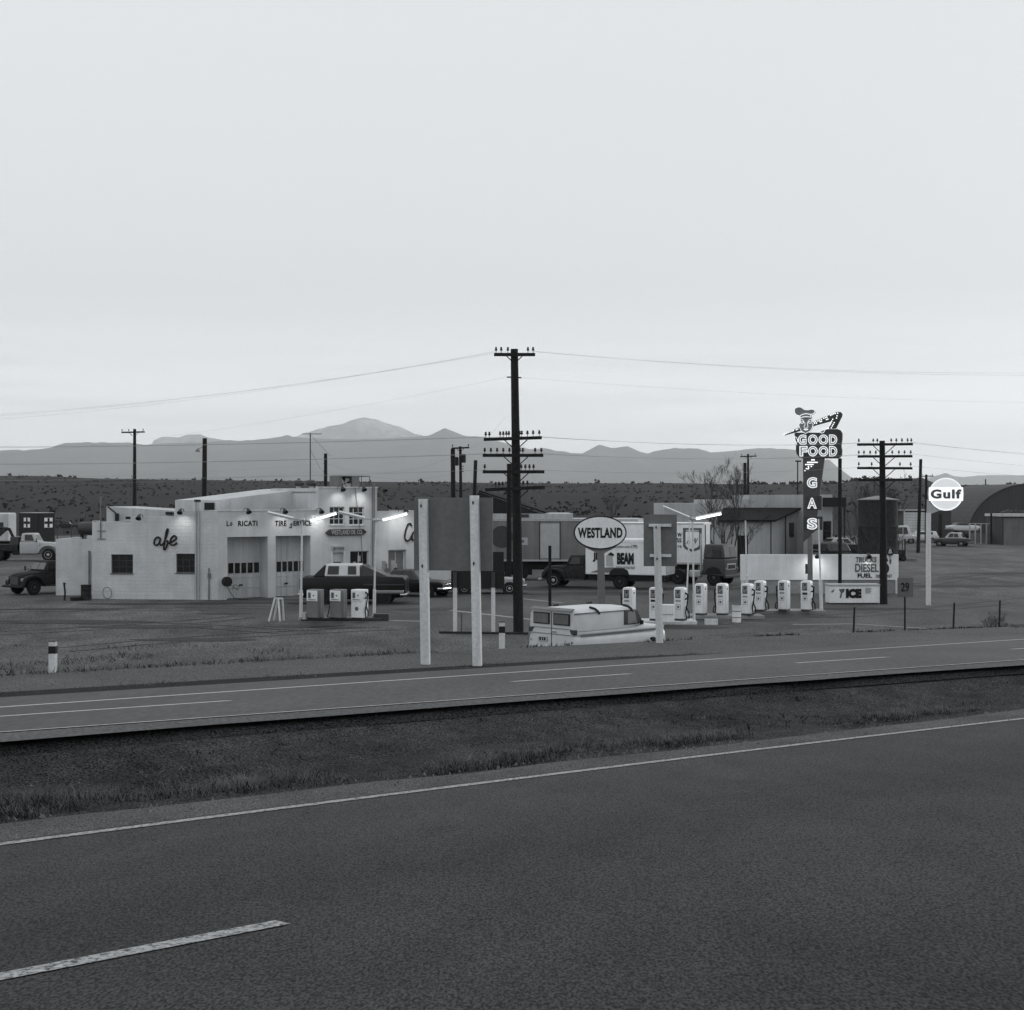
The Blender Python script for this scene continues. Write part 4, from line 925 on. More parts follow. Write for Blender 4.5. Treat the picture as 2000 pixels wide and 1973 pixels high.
# ice chest
FI = Fr(G(1620, 1180.5), R(2)); ic = thing('ice_chest', 'long white ice chest with bold black lettering under the diesel wall', 'ice chest', FI.p, FI.a)
e = FI.u(1719); zt_ = FI.z(1670, 1145); bd = MB().box(0, e, 0, .9, .06, zt_).build('body', M_white, ic, bevel=.03)
MB().box(-.03, e+.03, -.03, .93, zt_, zt_+.1).build('lid', M_light, ic, bevel=.02); MB().box(.1, e-.1, .1, .8, 0, .06).build('base', M_black, ic)
tb('ICE', 1652, 1682.5, 1150, 1168.5, fr=FI, par=bd, bold=.09)
MB().prism(FI.poly([(1638, 1151), (1650, 1150), (1648, 1157), (1645, 1158), (1643, 1168), (1640, 1168), (1642, 1158)]), -.012, -.001).prism(FI.poly([(1623, 1156), (1630, 1150), (1628, 1156), (1625, 1158)]), -.012, -.001).build('emblem', M_inkg, bd)
for i in range(5): pass
q = MB()
for i in range(6): z = FI.z(1696, 1149+i*1.9); q.box(FI.u(1690), FI.u(1702-(i % 3)), -.01, -.001, z-.012, z+.012)
q.build('small_print', M_mid, bd)
# road shield style route sign 29
F9 = Fr(G(1766, 1240), 0); F9 = Fr((F9.p.x, F9.p.y), R(-3))
F9 = Fr(W(1766, 0, 57), R(-3)); rs = thing('road_sign', 'small grey roadside sign with the number 29 on a thin post', 'road sign', F9.p, F9.a)
pl = MB().box(F9.u(1752.5), F9.u(1783.5), -.03, .0, F9.z(1768, 1166), F9.z(1768, 1128)).build('plate', M_wood, rs, bevel=.02)
text('29', 'lettering', M_ink, pl, F9.u(1759), F9.u(1775.5), F9.z(1768, 1155.5), F9.z(1768, 1138), y=-.031, bold=.02)
MB().box(F9.u(1767.5)-.03, F9.u(1767.5)+.03, .001, .05, .0, F9.z(1768, 1130)).build('post', M_black, rs)
# plywood sign backs by the highway
def board_back(label, px_l, px_r, ytop, ybot, D, ang, posts, name='plywood_sign', m=M_wood, th=.05):
    fr = Fr(W((px_l+px_r)/2, 0, D), ang); t = thing(name, label, 'sign', fr.p, fr.a)
    zc_ = CZ-(ytop-HY)*D/F
    pn = MB().box(fr.u(px_l), fr.u(px_r), .0, th, fr.z(px_l, ybot), fr.z(px_l, ytop)).build('panel', m, t)
    for (xt, yt, xb, yb, wd, bolts) in posts:
        ut, zt_ = fr.on(xt, yt); ub = fr.u(xb); zb = fr.z(xb, yb)-.3; h = wd/2
        pb = MB().add([(ub-h, -wd-.004, zb), (ub+h, -wd-.004, zb), (ub+h, -.004, zb), (ub-h, -.004, zb), (ut-h, -wd-.004, zt_), (ut+h, -wd-.004, zt_), (ut+h, -.004, zt_), (ut-h, -.004, zt_)], [(0, 1, 5, 4), (1, 2, 6, 5), (2, 3, 7, 6), (3, 0, 4, 7), (4, 5, 6, 7), (3, 2, 1, 0)]).build('post', M_wpaint, t, bevel=.008)
        for (bx, by) in bolts:
            bu, bz = fr.on(bx, by); MB().prism([(bu-.022, bz), (bu, bz-.05), (bu+.022, bz), (bu, bz+.05)], -wd-.02, -wd-.0045).build('bolt', M_ink, pb)
    return t, fr
board_back('large blank grey board on two white timber posts, seen from behind', 808.5, 962, 972, 1114, 33, R(-9), ((828.5, 975, 833.5, 1303, .19, ((826, 988), (828.5, 1105))), (928, 968, 934.5, 1300, .19, ((927, 982), (928.5, 1100)))))
bt, bf = board_back('small blank grey board on one white post, seen from behind', 1257, 1322, 1005, 1106, 41.5, R(-4), ((1283, 1025, 1288.5, 1256, .2, ((1281, 1030), (1283, 1091))),))
for y, (x0, x1) in ((1026, (1267, 1311)), (1085, (1269, 1311))):
    u0, z = bf.on(x0, y); u1 = bf.u(x1); MB().box(u0, u1, -.1, -.003, z-.04, z+.04).build('crossbar', M_wpaint, bt)
tt, tf = board_back('dark stepped sign back on two legs with white-painted feet', 881, 985, 1115, 1150, 60.2, R(-2), (), m=M_black, th=.12)
MB().box(tf.u(962), tf.u(984), .0, .12, tf.z(970, 1115)+.002, tf.z(970, 1078)).build('panel', M_black, tt)
for x, yt in ((889, 1148), (963.5, 1148)):
    u = tf.u(x); zz = tf.z(x, yt); MB().box(u-.08, u+.08, -.12, -.004, -.2, zz).build('leg', M_wpaint, tt); MB().box(u-.075, u+.075, -.11, -.004, zz+.003, tf.z(x, 1118)).build('leg', M_dark, tt)
# ------------------------------------------------------------------ vehicles
def half_loft(mb, stations):
    secs = []
    for x, prof in stations:
        secs.append([(x, y, z) for y, z in prof]+[(x, -y, z) for y, z in reversed(prof[1:-1])] if prof[0][0] == 0 else [(x, y, z) for y, z in prof]+[(x, -y, z) for y, z in reversed(prof)])
    return mb.loft(secs)
def car_prof(hw, z0, zb, zt, tuck=.94):
    return [(0, z0), (hw*.88, z0), (hw*.97, z0+.1), (hw, (z0+zb)/2), (hw, zb-.08), (hw*.985, zb-.02), (hw*tuck, zb), (hw*.5, zt), (0, zt+.01)]
def gh_quads(b, t):
    x0, x1, hw, z = b; X0, X1, HW, Z = t
    B = [(x0, -hw, z), (x1, -hw, z), (x1, hw, z), (x0, hw, z)]; T = [(X0, -HW, Z), (X1, -HW, Z), (X1, HW, Z), (X0, HW, Z)]
    # right, front, left, rear : bottom-a, bottom-b, top-b, top-a seen from outside
    return {'right': (B[0], B[1], T[1], T[0]), 'front': (B[1], B[2], T[2], T[1]), 'left': (B[2], B[3], T[3], T[2]), 'rear': (B[3], B[0], T[0], T[3])}, B, T
def pane(mb, q, s0, s1, t0, t1, off=.006, th=.012):
    q = [Vector(p) for p in q]
    def at(s, t): return (q[0].lerp(q[1], s)).lerp(q[3].lerp(q[2], s), t)
    P = [at(s0, t0), at(s1, t0), at(s1, t1), at(s0, t1)]
    n = (P[1]-P[0]).cross(P[3]-P[0]).normalized()
    vs = [p+n*(off-.02) for p in P]+[p+n*(off+th) for p in P]
    return mb.add(vs, [(3,2,1,0),(4,5,6,7),(0,1,5,4),(1,2,6,5),(2,3,7,6),(3,0,4,7)])
def wheel(par, x, y, r, w_, rim=M_steel, side=None):
    s = side or (1 if y > 0 else -1)
    T = Matrix.Translation((x, y, r)) @ Matrix.Rotation(-s*R(90), 4, 'X')
    o = MB(T).lathe([(r*.55, -w_/2), (r*.93, -w_/2), (r, -w_*.3), (r, w_*.3), (r*.93, w_/2), (r*.62, w_/2)], 20).build('wheel', M_rubber, par, smooth=True)
    MB(T).lathe([(r*.6, w_*.2), (r*.58, w_/2+.004), (r*.3, w_*.42), (r*.16, w_/2+.02), (.01, w_/2+.025)], 16).build('rim', rim, o, smooth=True)
    return o
def arch(mb, x, y, r, s):
    T = Matrix.Translation((x, y, r*.95)) @ Matrix.Rotation(-s*R(90), 4, 'X'); mb.lathe([(r*1.22, -.12), (r*1.22, .004)], 22, T)
def sedan(name, label, px, D, rz, body, roof, L=4.8, Wd=1.9, H=1.42, group=None, gb=(-.33, .17), gt=(-.22, .05), sw=(.2, .5, .54, .85, .2, .85), zb=.92, wr=.33, rearw=True, wheels=True, z=0, cat='car', light=M_chrome, loc=None, rim=M_steel):
    p = loc or Vector(((px-CX)/F*D, D, z))
    t = thing(name, label, cat, (p[0], p[1], z), rz, group)
    hw = Wd/2; l = L/2
    st_ = [(-l, car_prof(hw*.86, .48, zb-.12, zb-.1)), (-l+.1, car_prof(hw*.94, .36, zb-.02, zb)), (-l*.62, car_prof(hw, .26, zb+.02, zb+.04)), (-l*.1, car_prof(hw, .24, zb, zb+.02)), (l*.4, car_prof(hw, .25, zb-.01, zb+.03)), (l-.22, car_prof(hw*.97, .32, zb-.04, zb-.02)), (l, car_prof(hw*.9, .44, zb-.12, zb-.12))]
    mb = MB(); half_loft(mb, st_); mb.build('body', body, t, smooth=True, bevel=.02)
    for x in (-l*.56, l*.6) if wheels else ():
        for s in (-1, 1): am = MB(); arch(am, x, s*hw*.995, wr, s); am.build('wheel_well', M_black, t)
    b = (gb[0]*L, gb[1]*L, hw*.88, zb); tt_ = (gt[0]*L, gt[1]*L, hw*.7, H)
    Q, B, T = gh_quads(b, tt_)
    MB().add(B+T, [(3,2,1,0),(4,5,6,7),(0,1,5,4),(1,2,6,5),(2,3,7,6),(3,0,4,7)]).build('roof', roof, t, smooth=True, bevel=.07, seg=3)
    pane(MB(), Q['front'], .08, .92, .14, .86).build('windscreen', M_glass, t)
    if rearw: pane(MB(), Q['rear'], .1, .9, .15, .85).build('rear_window', M_glass, t)
    for k in ('right', 'left'):
        a = sw if k == 'right' else (1-sw[3], 1-sw[2], 1-sw[1], 1-sw[0], *sw[4:])
        for i in (0, 2): pane(MB(), Q[k], a[i], a[i+1], a[4], a[5]).build('side_window', M_glass, t)
    if wheels:
        for x in (-l*.56, l*.6):
            for s in (-1, 1): wheel(t, x, s*(hw-.1), wr, .2, rim)
    MB().tube([(l-.25, -hw*1.0, .5), (l+.03, -hw*.93, .5), (l+.1, 0, .5), (l+.03, hw*.93, .5), (l-.25, hw*1.0, .5)], .065, 8).build('bumper', light, t, smooth=True)
    MB().tube([(-l+.25, -hw*1.0, .5), (-l-.03, -hw*.93, .5), (-l-.1, 0, .5), (-l-.03, hw*.93, .5), (-l+.25, hw*1.0, .5)], .065, 8).build('bumper', light, t, smooth=True)
    MB().box(l-.02, l+.02, -hw*.5, hw*.5, .58, .74).build('grille', light, t, bevel=.01)
    for s in (-1, 1):
        Qm = Matrix.Translation((l-.03, s*hw*.7, .68)) @ Matrix.Rotation(R(90), 4, 'Y'); MB(Qm).lathe([(.09, -.02), (.09, .03), (.05, .05)], 12).build('headlight', M_glassl, t)
        MB().box(-l-.02, -l+.04, s*hw*.7-.1, s*hw*.7+.1, .62, .74).build('taillight', M_dark, t, bevel=.01)
    return t
# white panel van
vx, vy = W(1078, 0, 48.2).xy
vn = thing('panel_van', 'white panel van parked behind the highway bank with dark clamps on its roof edge', 'van', (vx, vy, 0), R(43)); vn.scale = (.9, 1.12, 1)
def vlow(hw, z0, zt): return [(0, z0), (hw*.93, z0), (hw, z0+.12), (hw*1.02, .6), (hw*1.01, .84), (hw*.985, .95), (hw*.93, 1.02), (hw*.955, 1.09), (hw*.95, 1.16), (hw*.9, zt), (0, zt+.02)]
mb = MB(); half_loft(mb, [(-.02, vlow(.93, .42, 1.2)), (.08, vlow(.97, .38, 1.22)), (1.0, vlow(.985, .36, 1.22)), (3.5, vlow(.985, .36, 1.22)), (4.0, vlow(.975, .36, 1.21)), (4.75, vlow(.95, .4, 1.18)), (4.98, vlow(.9, .48, 1.12))])
mb.build('body', M_carwht, vn, smooth=True)
def vup(hw, zt): return [(hw, 1.19), (hw*.995, 1.2+(zt-1.2)*.2), (hw*.965, 1.2+(zt-1.2)*.76), (hw*.955, zt-.13), (hw*.88, zt-.06), (hw*.55, zt), (0.001, zt+.02)]
mb = MB(); half_loft(mb, [(.0, vup(.93, 1.86)), (.03, vup(.94, 1.885)), (.5, vup(.945, 1.9)), (2.6, vup(.945, 1.9)), (3.2, vup(.935, 1.87)), (3.38, vup(.92, 1.81)), (3.82, vup(.88, 1.27))])
mb.build('cargo_body', M_carwht, vn, smooth=True)
for s in (-1, 1):
    d_ = MB().box(-.045, -.004, s*.42-.34, s*.42+.34, 1.37, 1.76).build('rear_window', M_black, vn, bevel=.09, seg=4)
    MB().box(-.056, -.0455, s*.42-.30, s*.42+.30, 1.41, 1.72).build('pane', M_wood, d_, bevel=.0)
    MB().prism([(s*.97, 1.25), (s*.74, 1.25), (s*.82, 1.09), (s*.96, 1.07)], -.05, .12, 'x').build('taillight', M_dark, vn, bevel=.03)
    MB().box(-.06, -.03, s*.86-.03, s*.86+.03, .8, .86).build('reflector', M_chrome, vn)
MB().box(-.043, -.021, -.006, .006, .45, 1.8).box(-.046, -.022, -.74, .74, 1.252, 1.264).box(-.046, -.022, -.85, .85, 1.06, 1.07).build('door_seam', M_dark, vn)
MB().prism([(-.1, 1.83), (-.07, 1.87), (.1, 1.93), (.12, 1.905), (0, 1.84)], -.86, .86).build('roof_visor', M_mid, vn, bevel=.015)
MB().box(-.07, -.03, -.22, -.02, 1.13, 1.16).build('handle', M_chrome, vn)
o = MB().box(-.06, -.03, .16, .54, .8, .96).build('licence_plate', M_steel, vn); MB().box(-.066, -.0605, .22, .29, .83, .93).box(-.066, -.0605, .32, .37, .83, .93).box(-.066, -.0605, .41, .48, .83, .93).build('digits', M_ink, o)
for x in (1.15, 2.95):
    for s in (-1, 1): MB().tube([(x+.16, s*.93, 1.72), (x+.07, s*.92, 1.81), (x, s*.86, 1.885), (x-.02, s*.66, 1.925)], .04, 6).build('roof_clamp', M_black, vn, smooth=True)
for s in (-1, 1): MB().box(.0, 3.36, s*.91-.015 if s > 0 else -.935, s*.91+.025 if s > 0 else -.895, 1.755, 1.78).build('drip_rail', M_mid, vn)
for s in (-1, 1):
    P = lambda x, z: (x, s*(.947-.04*(z-1.25)/.6-.004), z)
    pts = [P(2.6, 1.29), P(3.66, 1.29), P(3.34, 1.75), P(2.66, 1.75)]
    o_ = MB().add([(a, b+s*.0, c) for a, b, c in pts]+[(a, b+s*.022, c) for a, b, c in pts], [(0,1,2,3),(7,6,5,4),(0,4,5,1),(1,5,6,2),(2,6,7,3),(3,7,4,0)]).build('door_window', M_glass, vn)
    pts = [P(2.8, 1.32), P(3.3, 1.32), P(3.22, 1.72), P(2.82, 1.72)]
    MB().add([(a, b+s*.023, c) for a, b, c in pts]+[(a, b+s*.03, c) for a, b, c in pts], [(0,1,2,3),(7,6,5,4),(0,4,5,1),(1,5,6,2),(2,6,7,3),(3,7,4,0)]).build('pane', M_glassl, o_)
    MB().box(.3, 4.4, s*.955-.012, s*.955+.012, 1.02, 1.085).build('side_stripe', M_mid, vn)
    MB().tube([(3.3, s*.93, 1.22), (3.35, s*1.08, 1.27), (3.36, s*1.12, 1.35)], .012, 5).box(3.33, 3.37, s*1.12-.06, s*1.12+.06, 1.28, 1.42).build('mirror', M_black, vn)
    for x in (4.15, .95): am = MB(); arch(am, x, s*.985, .37, s); am.build('wheel_well', M_black, vn)
    wheel(vn, 4.15, s*.87, .36, .2, M_white); wheel(vn, .95, s*.87, .36, .2, M_white)
    MB(Matrix.Translation((4.95, s*.68, .8)) @ Matrix.Rotation(R(90), 4, 'Y')).lathe([(.1, -.03), (.1, .05), (.05, .08)], 12).build('headlight', M_glassl, vn)
mb = MB(); pane(mb, ((3.81, -.8, 1.26), (3.81, .8, 1.26), (3.4, .78, 1.78), (3.4, -.78, 1.78)), .06, .94, .08, .95, .03); mb.build('windscreen', M_glass, vn)
for x, nm in ((5.05, 'bumper'), (-.1, 'bumper')): MB().tube([(x-(.2 if x > 0 else -.2), -.98, .45), (x, -.9, .45), (x, .9, .45), (x-(.2 if x > 0 else -.2), .98, .45)], .07, 8).build(nm, M_carwht, vn, smooth=True)
# cars by the office
fx = sedan('parked_car', 'long dark fastback car with a white roof parked behind the square pumps', 693, 77.6, R(178), M_carblk, M_carwht, L=5.55, Wd=2.1, H=2.08, zb=1.44, wr=.42, gb=(-.073, .268), gt=(-.063, .255), sw=(.1, .34, .6, .92, .16, .84), rearw=False, rim=M_black)
Q_, B_, T_ = gh_quads((-1.95, -.44, .93, 1.42), (-.5, -.44, .72, 2.04)); MB().add(B_+T_, [(3,2,1,0),(4,5,6,7),(0,1,5,4),(1,2,6,5),(2,3,7,6),(3,0,4,7)]).build('rear_glass', M_glass, fx, smooth=True, bevel=.05)
Q_, B_, T_ = gh_quads((1.50, 2.1, .92, 1.42), (1.42, 1.5, .73, 2.03)); MB().add(B_+T_, [(3,2,1,0),(4,5,6,7),(0,1,5,4),(1,2,6,5),(2,3,7,6),(3,0,4,7)]).build('front_glass', M_black, fx, smooth=True, bevel=.05)
MB().box(-2.72, -1.15, 1.02, 1.09, .56, .72).build('bumper_wrap', M_chrome, fx, bevel=.02)
MB().box(-2.72, -.6, 1.052, 1.062, 1.0, 1.06).build('side_trim', M_dark, fx)
sedan('parked_car', 'dark car with a broad chrome front pointing past the tall timber post', 808, 83.2, R(-24), M_carblk, M_dark, L=4.5, H=1.5)
sedan('parked_car', 'grey car with a bright fender behind the dark stepped sign', 950, 85.5, R(0), M_cartan, M_light, L=4.5, gb=(-.4, .12), gt=(-.3, .0))
# trucks
def truck(name, label, loc, rz, body, roof, wb=4.0, tail=2.0, scale=1.0, rounded=False, fender=None, hood_z=1.32, dual=True, glass=M_glass, cat='truck'):
    t = thing(name, label, cat, loc, rz); t.scale = (scale,)*3
    fm = fender or body
    def hp(hw, z0, z1): return [(0, z0), (hw, z0), (hw, z1-.16), (hw*.9, z1-.05), (hw*.6, z1), (0, z1+.02)]
    mb = MB(); half_loft(mb, [(-.75, hp(.6, .55, hood_z+.06)), (.2, hp(.56, .55, hood_z+.02)), (.62, hp(.52, .5, hood_z-.04)), (.78, hp(.46, .55, hood_z-.14))]); mb.build('hood', body, t, smooth=True, bevel=.03 if rounded else .015)
    def fp(x0): return [(x0+math.cos(a)*.62, .48+math.sin(a)*.6) for a in [math.pi*i/10 for i in range(11)]]
    for s in (-1, 1):
        pts = [(-.75, .5)]+[(-math.cos(math.pi*i/10)*.66, .5+math.sin(math.pi*i/10)*.58) for i in range(1, 10)]+[(.78, .55), (.78, .75), (.74, .98), (.5, 1.12), (.1, 1.2), (-.4, 1.15), (-.75, .98)]
        MB().prism(pts, s*.6, s*.98).build('fender', fm, t, smooth=True, bevel=.05, seg=3)
        MB(Matrix.Translation((.75, s*.77, .92)) @ Matrix.Rotation(R(90), 4, 'Y')).lathe([(.11, -.06), (.11, .04), (.06, .07)], 12).build('headlight', M_glassl, t, smooth=True)
        rm = M_dark if rounded else M_steel
        wheel(t, 0, s*.84, .46, .24, rm)
        wheel(t, -wb, s*.84, .46, .42 if dual else .24, M_dark)
        MB().box(-2.0, -.7, s*.7, s*.98, .48, .56).build('running_board', M_dark, t)
        MB().tube([(-.9, s*.95, 1.45), (-.75, s*1.2, 1.5)], .015, 5).box(-.78, -.74, s*1.2-.07, s*1.2+.07, 1.38, 1.66).build('mirror', M_black, t)
    def cp(hw): return [(0, .5), (hw*.96, .5), (hw, .7), (hw, 1.3), (hw*.95, 1.4), (0, 1.41)]
    mb = MB(); half_loft(mb, [(-2.05, cp(.88)), (-1.9, cp(.92)), (-.95, cp(.92)), (-.7, cp(.86))]); mb.build('cab', body, t, smooth=True, bevel=.03)
    Q, B, T = gh_quads((-2.0, -.75, .88, 1.4), (-1.92, -1.12 if rounded else -1.05, .74, 2.02))
    r_ = MB().add(B+T, [(3,2,1,0),(4,5,6,7),(0,1,5,4),(1,2,6,5),(2,3,7,6),(3,0,4,7)]).build('roof', roof, t, smooth=True, bevel=.16 if rounded else .08, seg=4)
    for a_ in ((.1, .48), (.52, .9)): pane(MB(), Q['front'], *a_, .16, .8, .0).build('windscreen', glass, t)
    pane(MB(), Q['right'], .25, .8, .14, .82, .0).build('side_window', M_glass, t); pane(MB(), Q['left'], .2, .75, .14, .82, .0).build('side_window', M_glass, t)
    pane(MB(), Q['rear'], .25, .75, .2, .75, .0).build('rear_window', M_glass, t)
    MB().box(.74, .8, -.4, .4, .62, 1.1).build('grille', M_dark, t, bevel=.02)
    MB().tube([(.75, -1.0, .52), (.95, -.95, .52), (.95, .95, .52), (.75, 1.0, .52)], .07, 8).build('bumper', M_rust if rounded else M_steel, t, smooth=True)
    MB().box(-wb-tail, -.6, -.42, -.3, .55, .72).box(-wb-tail, -.6, .3, .42, .55, .72).build('chassis', M_black, t)
    MB().cyl((-wb, -.9, .46), (-wb, .9, .46), .08, n=8).build('axle', M_black, t); MB().cyl((0, -.9, .46), (0, .9, .46), .06, n=8).build('axle', M_black, t)
    MB().box(-2.6, -2.1, -.85, -.45, .45, .8).build('fuel_tank', M_black, t, bevel=.06)
    return t
lx = W(1090, 0, 91.8); bt_ = truck('delivery_truck', 'dark-cabbed delivery truck with white box body lettered for a whiskey', (lx.x, lx.y, 0), R(160), M_rust, M_rust, wb=4.3, tail=2.8)
bo = MB().box(-7.2, -2.15, -1.18, 1.18, .88, 3.06).build('box_body', M_white, bt_, bevel=.05, seg=2)
MB().box(-7.22, -2.13, -1.2, 1.2, 2.84, 2.86).build('roof_rail', M_steel, bt_)
TX = Matrix.Translation((0, 1.19, 0)) @ Matrix.Rotation(R(180), 4, 'Z')
def bx(px): return (px-1135)/(1312-1135)*5.05+2.15
def bz(y): return .88+(1122-y)/(1122-1051)*2.18
def btx(s, x0, x1, y0, y1, **k): return text(s, 'lettering', k.pop('m', M_ink), bo, bx(x0), bx(x1), bz(y1), bz(y0), y=-.012, M=TX, **k)
btx('JIM', 1152, 1176, 1078, 1097, bold=.05); btx('BEAM', 1206, 1243, 1078, 1101, bold=.06)
btx("WORLD'S FINEST BOURBON SINCE", 1166, 1236, 1064, 1068, m=M_inkg); btx('1795', 1238, 1251, 1062, 1069)
btx('WORTHY OF YOUR TRUST', 1203, 1246, 1105, 1110, m=M_inkg)
MB(TX).prism([(bx(1146), bz(1118)), (bx(1178), bz(1108)), (bx(1200), bz(1107)), (bx(1188), bz(1118))], -.012, -.001).build('painted_swoosh', M_mid, bo)
MB(TX).prism([(bx(1182), bz(1084)), (bx(1196), bz(1084)), (bx(1198), bz(1105)), (bx(1182), bz(1105))], -.010, -.001).build('painted_label', M_light, bo)
MB(TX).prism([(bx(1184), bz(1083)), (bx(1192), bz(1077)), (bx(1199), bz(1081)), (bx(1199), bz(1085)), (bx(1193), bz(1084))], -.014, -.0005).build('painted_cap', M_ink, bo)
MB().box(-7.26, -7.2, -1.0, -.02, 1.0, 2.8).box(-7.26, -7.2, .02, 1.0, 1.0, 2.8).build('rear_door', M_light, bt_)
MB().box(-7.0, -2.2, -.8, .8, .5, .87).build('underbody', M_black, bt_)
MB().prism([(-4.95, .86), (-4.85, 1.15), (-4.6, 1.3), (-4.0, 1.3), (-3.75, 1.15), (-3.65, .86)], 1.181, 1.2).build('wheel_well', M_black, bo)
lx = W(50, 0, 84.5); truck('old_truck', 'dark rounded old truck parked beside the left store room', (lx.x, lx.y, 0), R(-128), M_rust, M_rust, wb=3.4, tail=1.2, rounded=True, glass=M_mid, scale=.95)
lx = W(100, 0, 131); tw_ = truck('tow_truck', 'white-cabbed tow truck with dark boom beyond the store room', (lx.x, lx.y, 0), R(4), M_light, M_light, wb=3.6, tail=1.0, scale=1.22, glass=M_mid)
MB().box(-4.8, -2.2, -.95, .95, .75, 1.2).build('deck', M_rust, tw_); MB().tube([(-2.5, .0, 1.2), (-3.0, 0, 2.3), (-4.3, 0, 2.5)], .12, 8).tube([(-4.4, 0, 1.2), (-3.1, 0, 2.4)], .09, 6).build('boom', M_rust, tw_); MB().box(-2.7, -2.15, -.9, .9, 1.2, 1.75).build('tool_box', M_dark, tw_)
def van_body(name, label, cat, px, D, rz, w_, l_, z0, z1, m, roofm):
    p = W(px, 0, D); t = thing(name, label, cat, (p.x, p.y, 0), rz)
    MB().box(-l_/2, l_/2, -w_/2, w_/2, z0, z1).build('body', m, t, bevel=.12, seg=3); MB().box(-l_/2+.1, l_/2-.1, -w_/2+.1, w_/2-.1, z1-.05, z1+.03).build('roof', roofm, t, bevel=.02)
    MB().box(-l_/2+.1, l_/2-.1, -.5, .5, z0-.3, z0-.002).build('chassis', M_black, t)
    for x in (-l_*.3, l_*.3):
        for s in (-1, 1): wheel(t, x, s*(w_/2-.2), max(.42, .42), .25)
    return t
am_ = van_body('ambulance', 'dark boxy military ambulance bearing a white cross panel', 'ambulance', 72, 150, R(-35), 2.1, 3.2, 1.0, 4.1, M_olive, M_light)
for sd_ in ('front', 'side'):
    T_ = Matrix.Translation((1.605, .2, 0)) @ Matrix.Rotation(R(90), 4, 'Z') if sd_ == 'front' else Matrix.Translation((-.2, -1.055, 0))
    o = MB(T_).box(-.5, .5, -.012, -.001, 2.6, 3.6).build('cross_panel', M_white, am_); MB(T_).box(-.13, .13, -.02, -.0125, 2.62, 3.58).box(-.48, -.131, -.02, -.0125, 2.97, 3.23).box(.131, .48, -.02, -.0125, 2.97, 3.23).build('cross', M_olive, o)
ot = van_body('office_trailer', 'white site trailer with one dark window cut by the left picture edge', 'trailer', -18, 140, R(2), 2.6, 4.1, 1.5, 4.15, M_shadeW, M_white)
MB().box(1.0, 1.6, -1.32, -1.3005, 2.2, 3.3).build('window', M_glass, ot)
# grey semi trailer
def semitrailer(name, label, p, rz, l_, z0, z1, m):
    t = thing(name, label, 'trailer', (p.x, p.y, 0), rz)
    b = MB().box(-l_/2, l_/2, -1.2, 1.2, z0, z1).build('body', m, t, bevel=.04); MB().box(-l_/2+.01, l_/2-.01, -1.23, -1.2005, z0+.0, z0+.12).box(-l_/2+.01, l_/2-.01, -1.23, -1.2005, z1-.12, z1-.04).build('rail', M_steel, b)
    MB().box(-l_/2+.2, l_/2-1.5, -.5, .5, z0-.35, z0-.002).build('chassis', M_black, t); return t, b
lx = W(1068, 0, 100); s1, sb = semitrailer('semi_trailer', 'long grey semi trailer with a side door behind the dark-cabbed truck', lx, R(-1), 9.0, 1.3, 4.15, M_sheet)
for x in (-2.9, -1.75):
    for s in (-1, 1): wheel(s1, x, s*.95, .5, .45, M_dark)
MB().box(-3.6, -1.0, -.7, .7, .35, 1.28).box(.2, 2.2, -.75, .75, .5, 1.0).build('running_gear', M_black, s1)
for x in (1.2, 1.6): MB().box(x, x+.12, -.8, -.65, .1, 1.29).build('landing_leg', M_black, s1)
d_ = MB().box(-.45, .85, -1.235, -1.2005, 1.5, 3.85).build('side_door', M_light, sb)
MB().box(-.53, -.45, -1.25, -1.2005, 1.42, 3.95).box(.85, .93, -1.25, -1.2005, 1.42, 3.95).build('frame', M_dark, d_)
MB(Matrix.Translation((-3.05, -1.205, 2.95)) @ Matrix.Rotation(R(90), 4, 'X')).lathe([(.75, -.003), (.75, .006)], 28).build('round_emblem', M_dark, sb)
MB().box(-2.3, -1.3, -1.212, -1.2005, 2.95, 3.5).build('lettering_panel', M_mid, sb); o = MB().box(-2.3, -1.3, -1.212, -1.2005, 2.4, 2.9).build('lettering_panel', M_light, sb)
for i in range(4): pass
MB().box(-2.15, -1.95, -1.22, -1.2125, 2.55, 2.75).box(-1.75, -1.55, -1.22, -1.2125, 2.55, 2.75).build('lettering', M_inkg, o)
# cabover truck and its white trailer
n_ = W(1375, 0, 96); hd = R(-19); c_, s_ = math.cos(hd), math.sin(hd)
l_ = 7.4; ctr = Vector((n_.x-(l_/2)*c_+(-1.2)*s_*1.0, n_.y-(l_/2)*s_+1.2*c_, 0))
s2, sb2 = semitrailer('semi_trailer', 'white semi trailer with a shield emblem behind the small sign back', ctr, hd, l_, 1.2, 3.95, M_white)
MB().box(-3.3, -.9, -.75, .75, .35, 1.18).box(.6, 3.2, -.8, .8, .45, 1.18).build('running_gear', M_black, s2)
for x in (-2.6, -1.5, 1.0):
    for s in (-1, 1): wheel(s2, x, s*.95, .5, .45, M_dark)
def tx2(s, x0, x1, z0, z1, **k): return text(s, 'lettering', k.pop('m', M_ink), sb2, x0, x1, z0, z1, y=-1.215, **k)
SHX = 1.95
tx2('W', -.02+SHX, .26+SHX, 3.0, 3.28, bold=.03); tx2('SS', -.08+SHX, .26+SHX, 2.65, 2.92, bold=.02); tx2('rs', SHX, .26+SHX, 2.28, 2.45)
sh = [(x+1.8, z) for x, z in ((.5, 3.6), (1.75, 3.6), (1.75, 2.4), (1.6, 2.2), (1.12, 2.02), (.65, 2.2), (.5, 2.4))]
o = MB().prism(sh, -1.215, -1.2005).build('shield_emblem', M_inkg, sb2)
